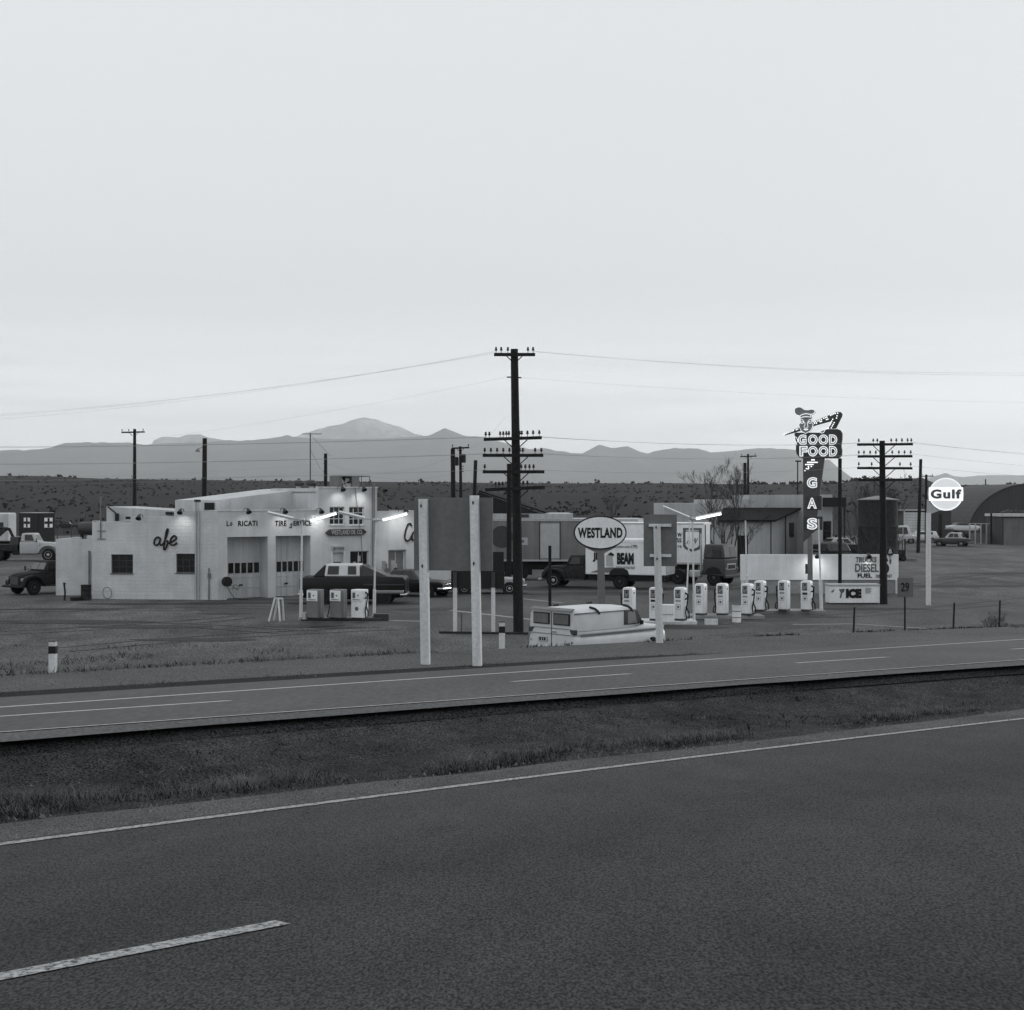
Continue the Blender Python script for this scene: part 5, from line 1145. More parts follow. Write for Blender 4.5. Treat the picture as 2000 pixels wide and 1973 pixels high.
MB().prism([(2.92+(x-2.92)*.72, 2.72+(z-2.72)*.72-.02) for x, z in sh], -1.222, -1.2155).build('shield_field', M_white, o)
text('A W', 'lettering', M_inkg, o, 2.52, 3.32, 2.55, 2.95, y=-1.23, shear=.4, bold=.02); MB().box(2.5, 3.35, -1.22, -1.2155, 3.35, 3.48).build('shield_header', M_light, o)
MB(Matrix.Translation((l_/2+.01, 0, 0))).box(0, .05, -.9, -.86, 1.25, 3.8).box(0, .05, .86, .9, 1.25, 3.8).build('nose_post', M_dark, sb2)
hd2 = R(-34); p = W(1428, 0, 93.2)
ct = thing('cabover_truck', 'dark cabover truck with split windscreen pulling the white shield trailer', 'truck', (p.x, p.y, 0), hd2)
def cvp(hw, z0, z1): return [(0, z0), (hw, z0), (hw, z1-.1), (hw*.97, z1), (0, z1)]
mb = MB(); half_loft(mb, [(-1.5, cvp(1.02, .7, 1.72)), (-.1, cvp(1.02, .6, 1.72)), (0, cvp(.97, .62, 1.7))]); mb.build('cab', M_dark, ct, smooth=True, bevel=.05)
Q, B, T = gh_quads((-1.5, -.01, 1.0, 1.72), (-1.45, -.18, .9, 2.62)); MB().add(B+T, [(3,2,1,0),(4,5,6,7),(0,1,5,4),(1,2,6,5),(2,3,7,6),(3,0,4,7)]).build('roof', M_dark, ct, smooth=True, bevel=.09, seg=3)
for a_ in ((.07, .485), (.515, .93)): pane(MB(), Q['front'], *a_, .1, .8).build('windscreen', M_glassl, ct)
pane(MB(), Q['right'], .45, .9, .1, .8).build('side_window', M_glass, ct); pane(MB(), Q['left'], .1, .55, .1, .8).build('side_window', M_glass, ct)
o = MB().box(-.005, .035, -.62, .62, 1.0, 1.4).build('grille', M_light, ct, bevel=.02); MB().box(.036, .05, -.5, .5, 1.07, 1.32).build('mesh_panel', M_black, o)
for s in (-1, 1):
    MB(Matrix.Translation((.02, s*.8, 1.05)) @ Matrix.Rotation(R(90), 4, 'Y')).lathe([(.1, -.04), (.1, .03), (.06, .06)], 12).build('headlight', M_glassl, ct)
    wheel(ct, -.75, s*.85, .5, .26, M_dark); wheel(ct, -3.3, s*.8, .5, .45, M_dark)
    MB().prism([(-1.35, .75), (-1.2, 1.05), (-.9, 1.18), (-.6, 1.18), (-.3, 1.05), (-.15, .75)], s*1.021, s*1.03).build('wheel_well', M_black, ct)
MB().box(-.03, .12, -1.05, 1.05, .5, .68).build('bumper', M_dark, ct, bevel=.03); MB().box(-4.2, -1.5, -.42, .42, .65, .9).build('chassis', M_black, ct)
MB().cyl((-1.75, -.75, .8), (-1.75, -.75, 3.3), .07, n=10).build('exhaust_stack', M_steel, ct); MB().box(-2.5, -1.7, -1.0, -.6, .5, .95).build('fuel_tank', M_steel, ct, bevel=.08)
# scrap yard
sedan('wrecked_car', 'white station wagon wreck in front of the louvred shed', 1796, 186, R(178), M_carwht, M_carwht, L=4.5, gb=(-.47, .2), gt=(-.43, .1), group='wrecks in the scrap yard', light=M_mid)
sedan('wrecked_car', 'dark stripped wreck with a pale roof line beside the round sign post', 1860, 171, R(150), M_dark, M_light, L=4.3, H=1.6, group='wrecks in the scrap yard', light=M_mid)
sedan('wrecked_car', 'black crushed wreck under the pale one', 1884, 196, R(5), M_carblk, M_dark, L=4.4, group='wrecks in the scrap yard', light=M_mid)
sedan('wrecked_car', 'pale wreck stacked on top of a black one', 1880, 196, R(12), M_carwht, M_dark, L=4.2, H=1.3, group='wrecks in the scrap yard', light=M_mid, wheels=False, z=1.05)
sedan('wrecked_car', 'pale wreck peeping out between the storage tank and louvred shed', 1757, 182, R(170), M_light, M_carwht, L=4.6, H=2.2, group='wrecks in the scrap yard', light=M_mid)
lx = W(1662, 0, 104); truck('wrecked_truck', 'dark wrecked truck between the pale building and the storage tank', (lx.x, lx.y, 0), R(-60), M_rust, M_dark, wb=3.2, tail=.8, scale=1.2, rounded=True)
sedan('wrecked_car', 'dark wreck with a snow-pale roof behind the wrecked truck', 1645, 112, R(15), M_rust, M_light, L=4.4, group='wrecks in the scrap yard', light=M_mid, z=1.12, wheels=False)
sedan('wrecked_car', 'black wreck at the bottom of the stack beside the wrecked truck', 1646, 112, R(10), M_carblk, M_dark, L=4.4, group='wrecks in the scrap yard', light=M_mid)
q = G(1762, 1096); fk = thing('forklift', 'dark forklift with forks lowered beside the end of the diesel wall', 'forklift', q, R(0))
MB().box(-.9, .1, -.45, .45, .25, 1.0).build('body', M_rust, fk, bevel=.05); MB().box(.12, .2, -.4, -.28, .08, 2.0).box(.12, .2, .28, .4, .08, 2.0).box(.12, .2, -.279, .279, 1.8, 1.95).build('mast', M_black, fk)
MB().box(.21, 1.25, -.35, -.22, .08, .13).build('fork', M_black, fk); MB().box(.21, 1.25, .22, .35, .08, .13).build('fork', M_black, fk)
q_ = MB()
for x, y in ((-.85, -.4), (-.85, .4), (0, -.4), (0, .4)): q_.cyl((x, y, 1.0), (x, y, 1.9), .025, n=6)
q_.box(-.9, .05, -.45, .45, 1.9, 1.95).build('cage', M_light, fk)
for x in (-.7, .0):
    for s in (-1, 1): wheel(fk, x, s*.4, .26, .18, M_dark)

# ------------------------------------------------------------------ buildings at the back
def bframe(px, D, ang=0): return Fr(W(px, 0, D), ang)
fr = bframe(1298, 118); bb_ = thing('pale_building', 'pale flat-roofed building with a dark lean-to roof behind the diesel wall', 'building', fr.p, 0)
for x0, x1, y in ((1298, 1382, 983), (1382, 1463, 975.5), (1463, 1570, 966.5)): MB().box(fr.u(x0), fr.u(x1)-.002, 0, 9, -.2, fr.z(x1, y)).build('wall', M_beige, bb_)
f2 = bframe(1298, 112.5); T2 = Matrix.Translation((0, f2.p.y-fr.p.y, 0)) @ Matrix.Translation((f2.p.x-fr.p.x, 0, 0))
h1 = [hole(f2, 1541, 1549.5, 1021, 1048), hole(f2, 1607, 1624, 1018, 1057)]
mb = MB(T2); walls(mb, f2.u(1570), f2.u(1626), -.2, f2.z(1580, 966), 0, .3, h1[1:]); mb.box(f2.u(1626)-.3, f2.u(1626), .3, 9, -.2, f2.z(1580, 966)); mb.build('wall', M_beige, bb_)
gA, gB = W(1503, 1019, 111.2), W(1556, 995, 117.9); FG_ = Fr((gA.x, gA.y), math.atan2(gB.y-gA.y, gB.x-gA.x)); TG = Matrix.Translation(-Vector((fr.p.x, fr.p.y, 0))) @ FG_.M; lg = (gB.xy-gA.xy).length
MB(TG).prism([(0, -.2), (lg, -.2), (lg, gB.z), (0, gA.z)], 0, .25).build('wall', M_beige, bb_)
hw_ = hole(FG_, 1541, 1549.5, 1021, 1048); wf_ = MB(TG).box(hw_[0], hw_[1], -.06, -.002, hw_[2], hw_[3]).build('window', M_dark, bb_); MB(TG).box(hw_[0]+.1, hw_[1]-.1, -.075, -.061, hw_[2]+.06, hw_[3]-.06).build('pane', M_glass, wf_)
MB(TG).cyl((lg*.55, -.06, -.1), (lg*.55, -.06, gA.z+.4), .045, n=6).build('downpipe', M_dark, bb_)
for h in h1[1:]: window(bb_, T2, h, .15, 1, 2, M_dark, M_glass, .06)
f3 = bframe(1365, 111); T3 = Matrix.Translation((f3.p.x-fr.p.x, f3.p.y-fr.p.y, 0)); h3 = hole(f3, 1440, 1461, 1046, 1150); h3 = (h3[0], h3[1], -.2, h3[3])
mb = MB(T3); walls(mb, f3.u(1365), f3.u(1503), -.2, f3.z(1430, 1017), 0, .25, [h3]); mb.build('wall', M_stucco if False else M_beige, bb_)
MB(T3).box(h3[0], h3[1], .1, .15, -.1, h3[3]).build('door', M_black, bb_)
zE, zB = f3.z(1430, 1017.5), f3.z(1430, 1017.5)+1.0
r3 = MB(T3); x0, x1 = f3.u(1400), f3.u(1506)
e1, e2 = gA-Vector((f3.p.x, f3.p.y, 0)), gB-Vector((f3.p.x, f3.p.y, 0)); e3 = W(1413, 1001, 117.9)-Vector((f3.p.x, f3.p.y, 0))
r3.add([(x0, -.4, e1.z), (e1.x+.35, -.4, e1.z), (e2.x+.35, e2.y-.05, e2.z), (e3.x, e3.y-.05, e2.z), (x0, -.4, e1.z+.14), (e1.x+.35, -.4, e1.z+.14), (e2.x+.35, e2.y-.05, e2.z+.14), (e3.x, e3.y-.05, e2.z+.14)], [(3,2,1,0),(4,5,6,7),(0,1,5,4),(1,2,6,5),(2,3,7,6),(3,0,4,7)]).build('roof', M_roofd, bb_)
MB(T3).cyl((f3.u(1503)+.1, -.05, 0), (f3.u(1503)+.1, -.05, zE), .05, n=6).build('downpipe', M_dark, bb_)
aw = bframe(1605, 111.8); MB(Matrix.Translation((aw.p.x-fr.p.x, aw.p.y-fr.p.y, 0))).box(0, aw.u(1651), -.3, .3, aw.z(1605, 990), aw.z(1605, 972)).box(aw.u(1648), aw.u(1650.5), -.1, .1, -.1, aw.z(1605, 990)-.002).build('awning', M_black, bb_)
fr = bframe(948, 116); wh = thing('warehouse', 'low pale warehouse with a dark gable behind the grey trailer', 'building', fr.p, 0)
MB().box(0, fr.u(1119), 0, 10, -.2, fr.z(1000, 1003.5)).box(fr.u(1119)+.002, fr.u(1262), 0, 8, -.2, fr.z(1190, 1014)).build('wall', M_shadeW, wh)
MB().box(fr.u(993), fr.u(1033), -.06, -.002, fr.z(1000, 1010.5), fr.z(1000, 1004.5)).build('vent', M_dark, wh)
MB().box(-.1, fr.u(1119)+.1, -.25, -.065, fr.z(1000, 1016), fr.z(1000, 1013)).build('gutter', M_dark, wh)
MB().box(0, fr.u(1262), -1.6, -.26, -.2, 1.15).build('shade_strip', M_roofd, wh)  # added dark box; its colour stands in for shade under the grey trailer
ez = fr.z(1000, 1003)
gp = [(fr.u(900), ez), (fr.u(1057), ez), (fr.u(935), fr.z(935, 961))]
MB().prism(gp, .1, .3).build('gable', M_black, wh)
A_, B_ = gp[2], gp[1]
MB().add([(A_[0], .0, A_[1]+.02), (B_[0]+.3, .0, B_[1]+.02), (B_[0]+.3+.6, 9.9, B_[1]+.02), (A_[0]+.6, 9.9, A_[1]+.02), (A_[0], .0, A_[1]+.14), (B_[0]+.3, .0, B_[1]+.14), (B_[0]+.9, 9.9, B_[1]+.14), (A_[0]+.6, 9.9, A_[1]+.14)], [(3,2,1,0),(4,5,6,7),(0,1,5,4),(1,2,6,5),(2,3,7,6),(3,0,4,7)]).build('roof', M_roofd, wh)
f4 = Fr(W(1215, 0, 108), 0); wq = thing('truck_rack', 'pale slatted stake body seen between the oval sign and the box truck', 'truck body', f4.p, 0)
for i in range(4): MB().box(0, f4.u(1262), 0, .05, 2.6+i*.32, 2.8+i*.32).build('side_board', M_shadeW, wq)
MB().box(f4.u(1246), f4.u(1256), -.08, -.003, 2.5, 4.0).build('door_panel', M_white, wq); MB().box(0, f4.u(1262), .06, 2.2, .9, 2.5).build('bed', M_dark, wq)
for x in (.4, 1.4):
    for y in (.3, 1.9): wheel(wq, x, y, .48, .25, M_dark, -1 if y < 1 else 1)
# storage tank
p = W(1714.5, 0, 101); tk = thing('storage_tank', 'tall dark cylindrical storage tank behind the telephone pole', 'tank', (p.x, p.y, 0)); zt_ = CZ-(977-HY)*101/F
r_ = 38*101/F
MB().lathe([(r_, -.1), (r_, zt_*.33), (r_+.015, zt_*.335), (r_, zt_*.34), (r_, zt_*.66), (r_+.015, zt_*.665), (r_, zt_*.67), (r_, zt_)], 40).build('shell', M_rust, tk, smooth=True); MB().lathe([(r_+.05, zt_+.002), (r_+.05, zt_+.05), (.1, zt_+.3)], 40).build('lid', M_mid, tk, smooth=True)
# louvred shed, garage, arched hangar, yard fence
fr = bframe(1767, 200, R(3)); ls = thing('shed', 'small shed with white louvred end in the scrap yard', 'shed', fr.p, fr.a)
u1 = fr.u(1812); u2 = fr.u(1858); zt_ = fr.z(1800, 999)
MB().box(0, u1, .1, 5, -.2, zt_).build('wall', M_corr, ls); MB().box(u1+.002, u2, 0, 5, -.2, zt_+.1).build('wall', M_corr, ls)
mb = MB()
for i in range(9): z = .4+i*(zt_-.5)/9; mb.prism([(0, z), (.09, z), (.02, z+.36), (0, z+.36)], 0, u1, 'x') if False else mb.box(0, u1, 0, .09, z, z+.34)
mb.build('louvre', M_shadeW, ls); MB().box(-.08, 0, -.05, .2, 0, zt_+.15).box(-.2, u2+.1, -.1, 5.1, zt_+.12, zt_+.2).build('trim', M_shadeW, ls)
MB().box(fr.u(1833), fr.u(1840), -.03, -.001, 0, fr.z(1836, 1004)).build('door', M_black, ls)
fr = bframe(2012, 215); hg = thing('arched_hangar', 'large grey arched metal hangar at the right edge', 'hangar', fr.p, 0); r_ = 122*215/F
ar = [(math.cos(math.pi*i/32)*r_, math.sin(math.pi*i/32)*r_*.84) for i in range(33)]
MB().prism(ar, 0, .2).build('end_wall', M_corr, hg); 
mb = MB()
for i in range(32):
    a, b = ar[i], ar[i+1]; mb.add([(a[0]*1.01, -.2, a[1]*1.01), (b[0]*1.01, -.2, b[1]*1.01), (b[0]*1.01, 24, b[1]*1.01), (a[0]*1.01, 24, a[1]*1.01)], [(0, 1, 2, 3)])
mb.build('roof', M_corr, hg, smooth='all')
fr = bframe(1957, 176); gr_ = thing('garage', 'grey flat-roofed garage with a white eave in front of the hangar', 'garage', fr.p, 0)
MB().box(0, fr.u(2060), 0, 6, -.2, fr.z(2000, 1009)).build('wall', M_corr, gr_); MB().box(-.15, fr.u(2060), -.4, 6, fr.z(2000, 1009)+.003, fr.z(2000, 1004)).build('roof', M_shadeW, gr_); MB().box(.2, fr.u(2050), -.04, -.003, .0, fr.z(2000, 1012)).build('garage_door', M_wood, gr_)
mb = MB(); 
for i, px in enumerate((1893, 1903.5, 1914, 1924.5, 1935)):
    pass
fr = bframe(1893, 180); fe = thing('yard_fence', 'pale board and mesh fence between the wrecks and the garage', 'fence', fr.p, 0)
for px in (1893, 1904, 1915, 1926, 1937): MB().box(fr.u(px), fr.u(px)+.14, 0, .1, 0, fr.z(px, 1022)).build('post', M_light, fe)
MB().box(0, fr.u(1937), .101, .14, .1, fr.z(1915, 1042)).build('panel', M_wood, fe); MB().box(0, fr.u(1937), .02, .06, fr.z(1915, 1023.5), fr.z(1915, 1022)).build('rail', M_light, fe)
p = W(1936, 0, 178); o = MB().cyl((0, 0, 0), (0, 0, CZ-(1003-HY)*178/F), .12, n=8).build('fence_post', M_pole); o.location = (p.x, p.y, 0); tag(o, 'dark upright post beside the grey garage', 'post')
p = W(1987, 0, 178)
jp = thing('scrap_pile', 'small pile of scrap metal on the garage roof', 'scrap', (p.x, 178.5, CZ-(1004-HY)*178.5/F))
for i in range(6):
    x = random.uniform(-1.6, 1.4); MB(Matrix.Translation((x, random.uniform(-.3, .5), .28)) @ Matrix.Rotation(random.uniform(-.5, .5), 4, 'Y')).box(-.5, .5, -.2, .2, -.12, .12).build('scrap_piece', random.choice((M_black, M_light, M_dark)), jp)
# things beyond the store room
fr = bframe(149, 128); pt = thing('tank_trailer', 'grey horizontal tank on legs beyond the store room', 'tank', fr.p, 0)
zc_ = fr.z(165, 1032); e = fr.u(181)
MB(Matrix.Translation((0, .6, zc_)) @ Matrix.Rotation(R(90), 4, 'Y')).lathe([(.2, 0), (.5, .08), (.56, .2), (.56, e-.2), (.5, e-.08), (.2, e)], 20).build('shell', M_dark, pt, smooth=True)
for x in (.3, e-.4): MB().box(x, x+.12, .2, 1.0, -.1, zc_-.5).build('leg', M_rust, pt)
fr = bframe(112, 140); sf = thing('wire_fence', 'thin post fence beyond the store room', 'fence', fr.p, 0)
for px in (112, 140, 167, 196): MB().cyl((fr.u(px), 0, -.2), (fr.u(px), 0, fr.z(px, 1006 if px in (167,) else 1016)), .05, n=6).build('post', M_dark, sf)
MB().cyl((0, 0, fr.z(112, 1030)), (fr.u(196), 0, fr.z(196, 1030)), .012, n=4).build('strand', M_dark, sf)
sedan('wrecked_car', 'dark old car among the weeds above the store room', 132, 262, R(10), M_rust, M_rust, L=4.4, group='old cars behind the store room', light=M_mid)
sedan('wrecked_car', 'pale old car behind the tank above the store room', 193, 275, R(5), M_light, M_carwht, L=4.4, group='old cars behind the store room', light=M_mid)
# ------------------------------------------------------------------ small things in the lot
def marker(label, px, py, D, h, wd=.2):
    p = W(px, py, D); t = thing('marker_post', label, 'post', (p.x, p.y, p.z-.25), 0, 'banded marker posts')
    MB().box(-wd/2, wd/2, -wd/2, wd/2, 0, h+.25).build('post', M_wpaint, t, bevel=.02); MB().box(-wd/2-.004, wd/2+.004, -wd/2-.004, wd/2+.004, h*.62+.25, h*.84+.25).build('band', M_black, t); MB().box(-wd/2-.006, wd/2+.006, -wd/2-.006, wd/2+.006, h*.97+.25, h+.256).build('cap', M_dark, t)
marker('white marker post with a dark band in the grass at the left', 103.5, 1318, 46, 1.08, .22)
marker('white marker post with a dark band left of the panel van', 980.5, 1272, 49, 1.0, .2)
for lb, xt, yt, xb, yb, D in (('dark leaning fence post nearest the number sign', 1669, 1186, 1666, 1238, 50), ('dark fence post between the number sign and the dry bush', 1864, 1177, 1861, 1231, 53), ('dark fence post in the dry bush at the right', 1953, 1173, 1951, 1227, 54.5)):
    a = W(xt, yt, D); b = W(xb, yb+6, D); b.z -= .2; o = MB().tube([b-b, a-b], .035, 6).build('fence_post', M_black); o.location = b; tag(o, lb, 'post', 'dark posts along the ramp')
p = W(1074, 0, 68); o = MB().cyl((0, 0, 0), (0, 0, CZ-(1066-HY)*68/F), .075, n=10).build('bollard_post', M_pole); o.location = (p.x, p.y, 0); tag(o, 'thin dark post standing behind the panel van', 'post')
q = G(541, 1213); th_ = thing('trestle', 'white painted timber trestle left of the square pumps', 'trestle', q, R(8))
for x0, x1, y in ((-.36, -.1, -.25), (-.14, .02, .3), (.14, .06, -.3), (.3, .24, .25)): MB().tube([(x0, y, 0), (x1, y*.1, 1.02)], .045, 5).build('leg', M_wpaint, th_)
MB().box(-.12, .26, -.04, .04, .98, 1.05).build('rail', M_wpaint, th_)
fh = FB.M @ Vector((FB.u(436), -.35, 0)); hr = thing('hose_reel', 'dark air hose reel on a stand beside the first garage door', 'hose reel', (fh.x, fh.y, 0), FB.a)
zc_ = FB.z(436, 1135.5)
MB(Matrix.Translation((0, -.12, zc_)) @ Matrix.Rotation(R(90), 4, 'X')).lathe([(.1, -.13), (.27, -.12), (.27, .12), (.1, .13)], 18).build('drum', M_black, hr, smooth=True); MB().cyl((0, .1, 0), (0, .1, zc_), .05, n=8).build('stand', M_shadeW, hr)
MB().tube([(-.15, -.2, zc_-.15), (-.05, -.3, .7), (.25, -.45, .15), (.6, -.6, .03), (1.1, -.5, .03)], .018, 5).tube([(.1, -.2, zc_-.2), (.2, -.3, .8), (.55, -.35, .55), (.6, -.35, .75), (.35, -.35, .85), (.2, -.35, .6)], .014, 5).build('hose', M_rubber, hr)
q = G(408, 1172); o = MB().cyl((0, 0, 0), (0, 0, 1.75), .035, n=8).box(-.06, .1, -.06, .06, 1.2, 1.45).build('standpipe', M_mid); o.location = q; tag(o, 'thin grey standpipe left of the hose reel', 'standpipe')
def barrel(label, px, py, m, h=.9, r=.29, rib=True):
    q = G(px, py); t = thing('barrel', label, 'barrel', q)
    MB().lathe([(r-.02, 0), (r, .02), (r, h*.32), (r+.014, h*.335), (r, h*.35), (r, h*.64), (r+.014, h*.655), (r, h*.67), (r, h-.03), (r+.01, h-.015), (r+.01, h)], 24).build('drum', m, t, smooth=True); MB().lathe([(r-.03, h-.03), (r-.03, h+.002)], 20).build('lid', M_dark, t)
    for zz_ in (.3, .66): MB().lathe([(r+.016, h*zz_), (r+.018, h*(zz_+.02)), (r+.016, h*(zz_+.04)), (r-.01, h*(zz_+.04)), (r-.01, h*zz_)], 24).build('hoop', M_mid if m == M_white else M_black, t)
barrel('white oil drum between the middle and far pump trios', 1438.5, 1216, M_white, .76, .2); barrel('dark rusty drum in the corner by the store room', 168, 1172.5, M_rust, .85, .27)
q = G(126, 1173); o = MB().tube([(0, 0, 0), (.03, 0, .45), (-.02, 0, .9)], .055, 8).tube([(-.02, 0, .9), (.0, 0, .96)], .08, 8).build('pipe_bollard', M_rust); o.location = q; tag(o, 'rusty pipe bollard in front of the store room wall', 'bollard')
q = G(149, 1173); o = MB().lathe([(.12, -.09), (.3, -.09), (.33, 0), (.3, .09), (.12, .09)], 20, Matrix.Translation((0, 0, .1))).build('discarded_tyre_ring', M_rubber, smooth=True); o.location = q; tag(o, 'old black tyre lying left of the rusty drum', 'tyre')
w_ = FA.M @ Vector((FA.u(211), -.12, .35)); o = MB().tube([(.25*math.cos(i*math.pi/12)*.95, -.06*math.sin(i*math.pi/12), .32*math.sin(i*math.pi/12)) for i in range(25)], .016, 6).build('wheel_hoop', M_dark); o.location = w_; tag(o, 'thin dark hoop leaning on the cafe wall', 'hoop')
for i, (px, py, lb) in enumerate(((1389, 1220, 'pale low crate on the ground left of the white oil drum'), (1411, 1219, 'dark slatted crate beside the white oil drum'))):
    q = G(px, py); t = thing('crate', lb, 'crate', q, R(-4)); m = M_wpaint if i == 0 else M_mid
    MB().box(-.28, .28, -.2, .2, 0, .05).build('base', m, t)
    for z in (.07, .17): MB().box(-.28, .28, -.2, -.17, z, z+.07).box(-.28, .28, .17, .2, z, z+.07).box(-.28, -.25, -.169, .169, z, z+.07).box(.25, .28, -.169, .169, z, z+.07).build('slat_side', m, t)
q = G(1306, 1217, .15); t = thing('oil_rack', 'white oil can cabinet between the second and third near pumps', 'cabinet', (q.x, q.y+.35, .15), R(-10)); MB().box(-.28, .28, -.2, .2, 0, .78).build('body', M_white, t, bevel=.03); MB().box(-.24, .24, -.22, -.201, .35, .37).build('shelf_edge', M_mid, t)
q = G(1224, 1212, .15)
o = MB().tube([G(858, 1238)-G(945, 1239), Vector((0, 0, 0)), G(1032, 1240)-G(945, 1239)], .05, 6).build('timber_kerb', M_rust); o.location = G(945, 1239)+Vector((0, 0, .06)); tag(o, 'dark timber kerb at the foot of the tallest pole', 'kerb')
q = G(901.5, 1235); o = MB().cyl((0, 0, 0), (0, 0, .78), .022, n=6).build('stake', M_dark); o.location = q; tag(o, 'thin dark stake beside the painted sign legs', 'stake')

# ------------------------------------------------------------------ trees and scrub
def bare_tree(label, px, D, h, seed, lean=.5, stems=3, levels=5, r0=.1, z=0, group=None, name='bare_tree', up=.9, m=None):
    rn = random.Random(seed); p = W(px, 0, D); t = thing(name, label, 'tree', (p.x, p.y, z), 0, group)
    tr, cr = MB(), MB()
    def grow(a, d, ln, r, lv):
        b = a+d*ln; mid = a.lerp(b, .5)+Vector((rn.uniform(-1, 1), rn.uniform(-1, 1), rn.uniform(-.5, .5)))*ln*.06
        (tr if lv == 0 else cr).tube([a, mid, b], r, 6 if lv < 2 else 4 if lv < 3 else 3, max(r*.55, .004), cap=lv < 2)
        if lv >= levels: return
        for k in range(rn.choice((2, 3, 3)) if lv < levels-1 else 3):
            f_ = rn.uniform(.35, 1); q = a.lerp(b, f_)
            nd = (d+Vector((rn.uniform(-1, 1), rn.uniform(-1, 1), rn.uniform(-.3, up)))*lean).normalized()
            grow(q, nd, ln*rn.uniform(.5, .78), max(r*.55, .005), lv+1)
    for k in range(stems):
        a = rn.uniform(0, 6.28); d = Vector((math.cos(a)*.35, math.sin(a)*.35, 1)).normalized(); grow(Vector((math.cos(a)*.1, math.sin(a)*.1, -.1)), d, h*rn.uniform(.33, .45), r0, 0)
    tr.build('trunk', m or M_bark, t, smooth=True); cr.build('crown', m or M_bark, t)
    return t
bare_tree('bare forked tree beside the pale building and cabover truck', 1414, 104, 9.7, 11, .5, 3, 7, .08)
bare_tree('bare spreading tree right of the forked one', 1437, 108, 7.6, 12, .55, 2, 6, .06)
bare_tree('bare tree behind the telephone pole crossarms', 1712, 140, 9.6, 14, .5, 3, 6, .08)
bare_tree('bare tree between the neon sign post and telephone pole', 1675, 138, 9.2, 15, .45, 3, 6, .06)
bare_tree('bare tree right of the telephone pole', 1752, 142, 8.8, 17, .45, 2, 6, .06)
bare_tree('small bare tree standing alone on the plain', 1197, 300, 11, 18, .55, 4, 5, .09)
bare_tree('bare dark brush in front of the storage tank', 1705, 97, 4.6, 19, .6, 7, 5, .03, name='brush')
bare_tree('dry bush around the right fence post', 1948, 56, 1.3, 21, .9, 8, 4, .012, z=.3, name='dry_bush', m=M_dry)
rn = random.Random(5)
mb = MB()
def clump(mb, x, y, z, r, k=9):
    for _ in range(k):
        c = Vector((rn.gauss(0, .45), rn.gauss(0, .45), abs(rn.gauss(.35, .3))))*r; s = r*rn.uniform(.3, .65)
        a = Vector((rn.uniform(-1, 1), rn.uniform(-1, 1), rn.uniform(-1, 1))).normalized(); b = a.orthogonal().normalized(); c2 = a.cross(b)
        o_ = Vector((x, y, z))+c
        mb.add([o_+b*s, o_+c2*s*.8, o_-b*s*.9, o_-c2*s*.7], [(0, 1, 2, 3)])
for i in range(5200):
    Y = 300+1150*rn.random()**.8; px = rn.uniform(-150, 2150); X = (px-CX)/F*Y
    if noise.noise((X/45, Y/110, 4))+rn.uniform(-.35, .35) < -.02: continue
    clump(mb, X, Y, gz(X, Y)+.1, rn.uniform(.35, 1.0)*(1+.3*(Y > 900)))
for i in range(110):
    px = rn.choice((rn.uniform(1480, 1700), rn.uniform(1450, 1720), rn.uniform(-100, 2100))); Y = rn.uniform(1360, 1405); X = (px-CX)/F*Y; clump(mb, X, Y, gz(X, Y), rn.uniform(1.2, 3.2), 14)
tag(mb.build('scrub', M_shrub), 'dark scrub dotted over the plain and mesa', 'scrub', kind='stuff')
mb = MB()
for i in range(900):
    Y = rn.uniform(150, 330); px = rn.uniform(-150, 2150); X = (px-CX)/F*Y
    if noise.noise((X/25, Y/60, 9)) < .1: continue
    clump(mb, X, Y, gz(X, Y), rn.uniform(.25, .7), 7)
tag(mb.build('weeds', M_shrub), 'low weeds on the flat ground behind the lot', 'weeds', kind='stuff')
def blades(mb, P, h, wd, k, spread, lean=.5, dirn=None):
    for _ in range(k):
        a = rn.uniform(0, 6.28); rr_ = spread*math.sqrt(rn.random()); o_ = P+Vector((math.cos(a)*rr_, math.sin(a)*rr_, 0)); hh = h*rn.uniform(.5, 1.15)
        d = Vector((rn.gauss(0, lean), rn.gauss(0, lean), 1)).normalized()*hh; s = Vector((math.cos(a+1.3), math.sin(a+1.3), 0))*wd
        m_ = o_+d*.55; e_ = o_+d+Vector((rn.gauss(0, .25)*hh, rn.gauss(0, .25)*hh, -.12*hh))
        mb.add([o_-s, o_+s, m_+s*.7, m_-s*.7, e_], [(0, 1, 2, 3), (3, 2, 4)])
def surf(f_, s): return lerp_edge(f_, {0: 0}.get(0, 0))(s)
def med(s, f_):
    zt = [(0, -.03), (.06, -.03), (.15, -.06), (.25, -.1), (.35, -.13), (.45, -.15), (.55, -.16), (.65, -.16), (.85, -.13), (1.03, -.09)]
    return lerp_edge(f_, interp(zt, f_))(s)
dry, dark = MB(), MB()
for i in range(5200):
    s = -9+rn.random()**1.25*52; f_ = abs(rn.gauss(.10, .09)); den = noise.noise((s*.55, 3, f_*3))
    if f_ > .5: continue
    P = med(s, f_); lt = noise.noise((s*.9, 8, 2))+rn.uniform(-.4, .4)
    sc_ = 1.0 if s < 12 else .85
    if den < -.05: continue
    k_ = .6+1.5*max(0, den)
    blades(dark, P, .085*sc_*k_, .0035, 9, .13, .95)
    if lt > -.15 and f_ > .03: blades(dry, P, .15*sc_*k_, .0022, 10, .07, .33)
for i in range(1500):
    s = -9+rn.random()*60; f_ = .2+.72*rn.random()
    if noise.noise((s*.5, f_*4, 2)) < .05: continue
    blades(dark if rn.random() < .75 else dry, med(s, f_), .06, .006, 6, .12, .9)
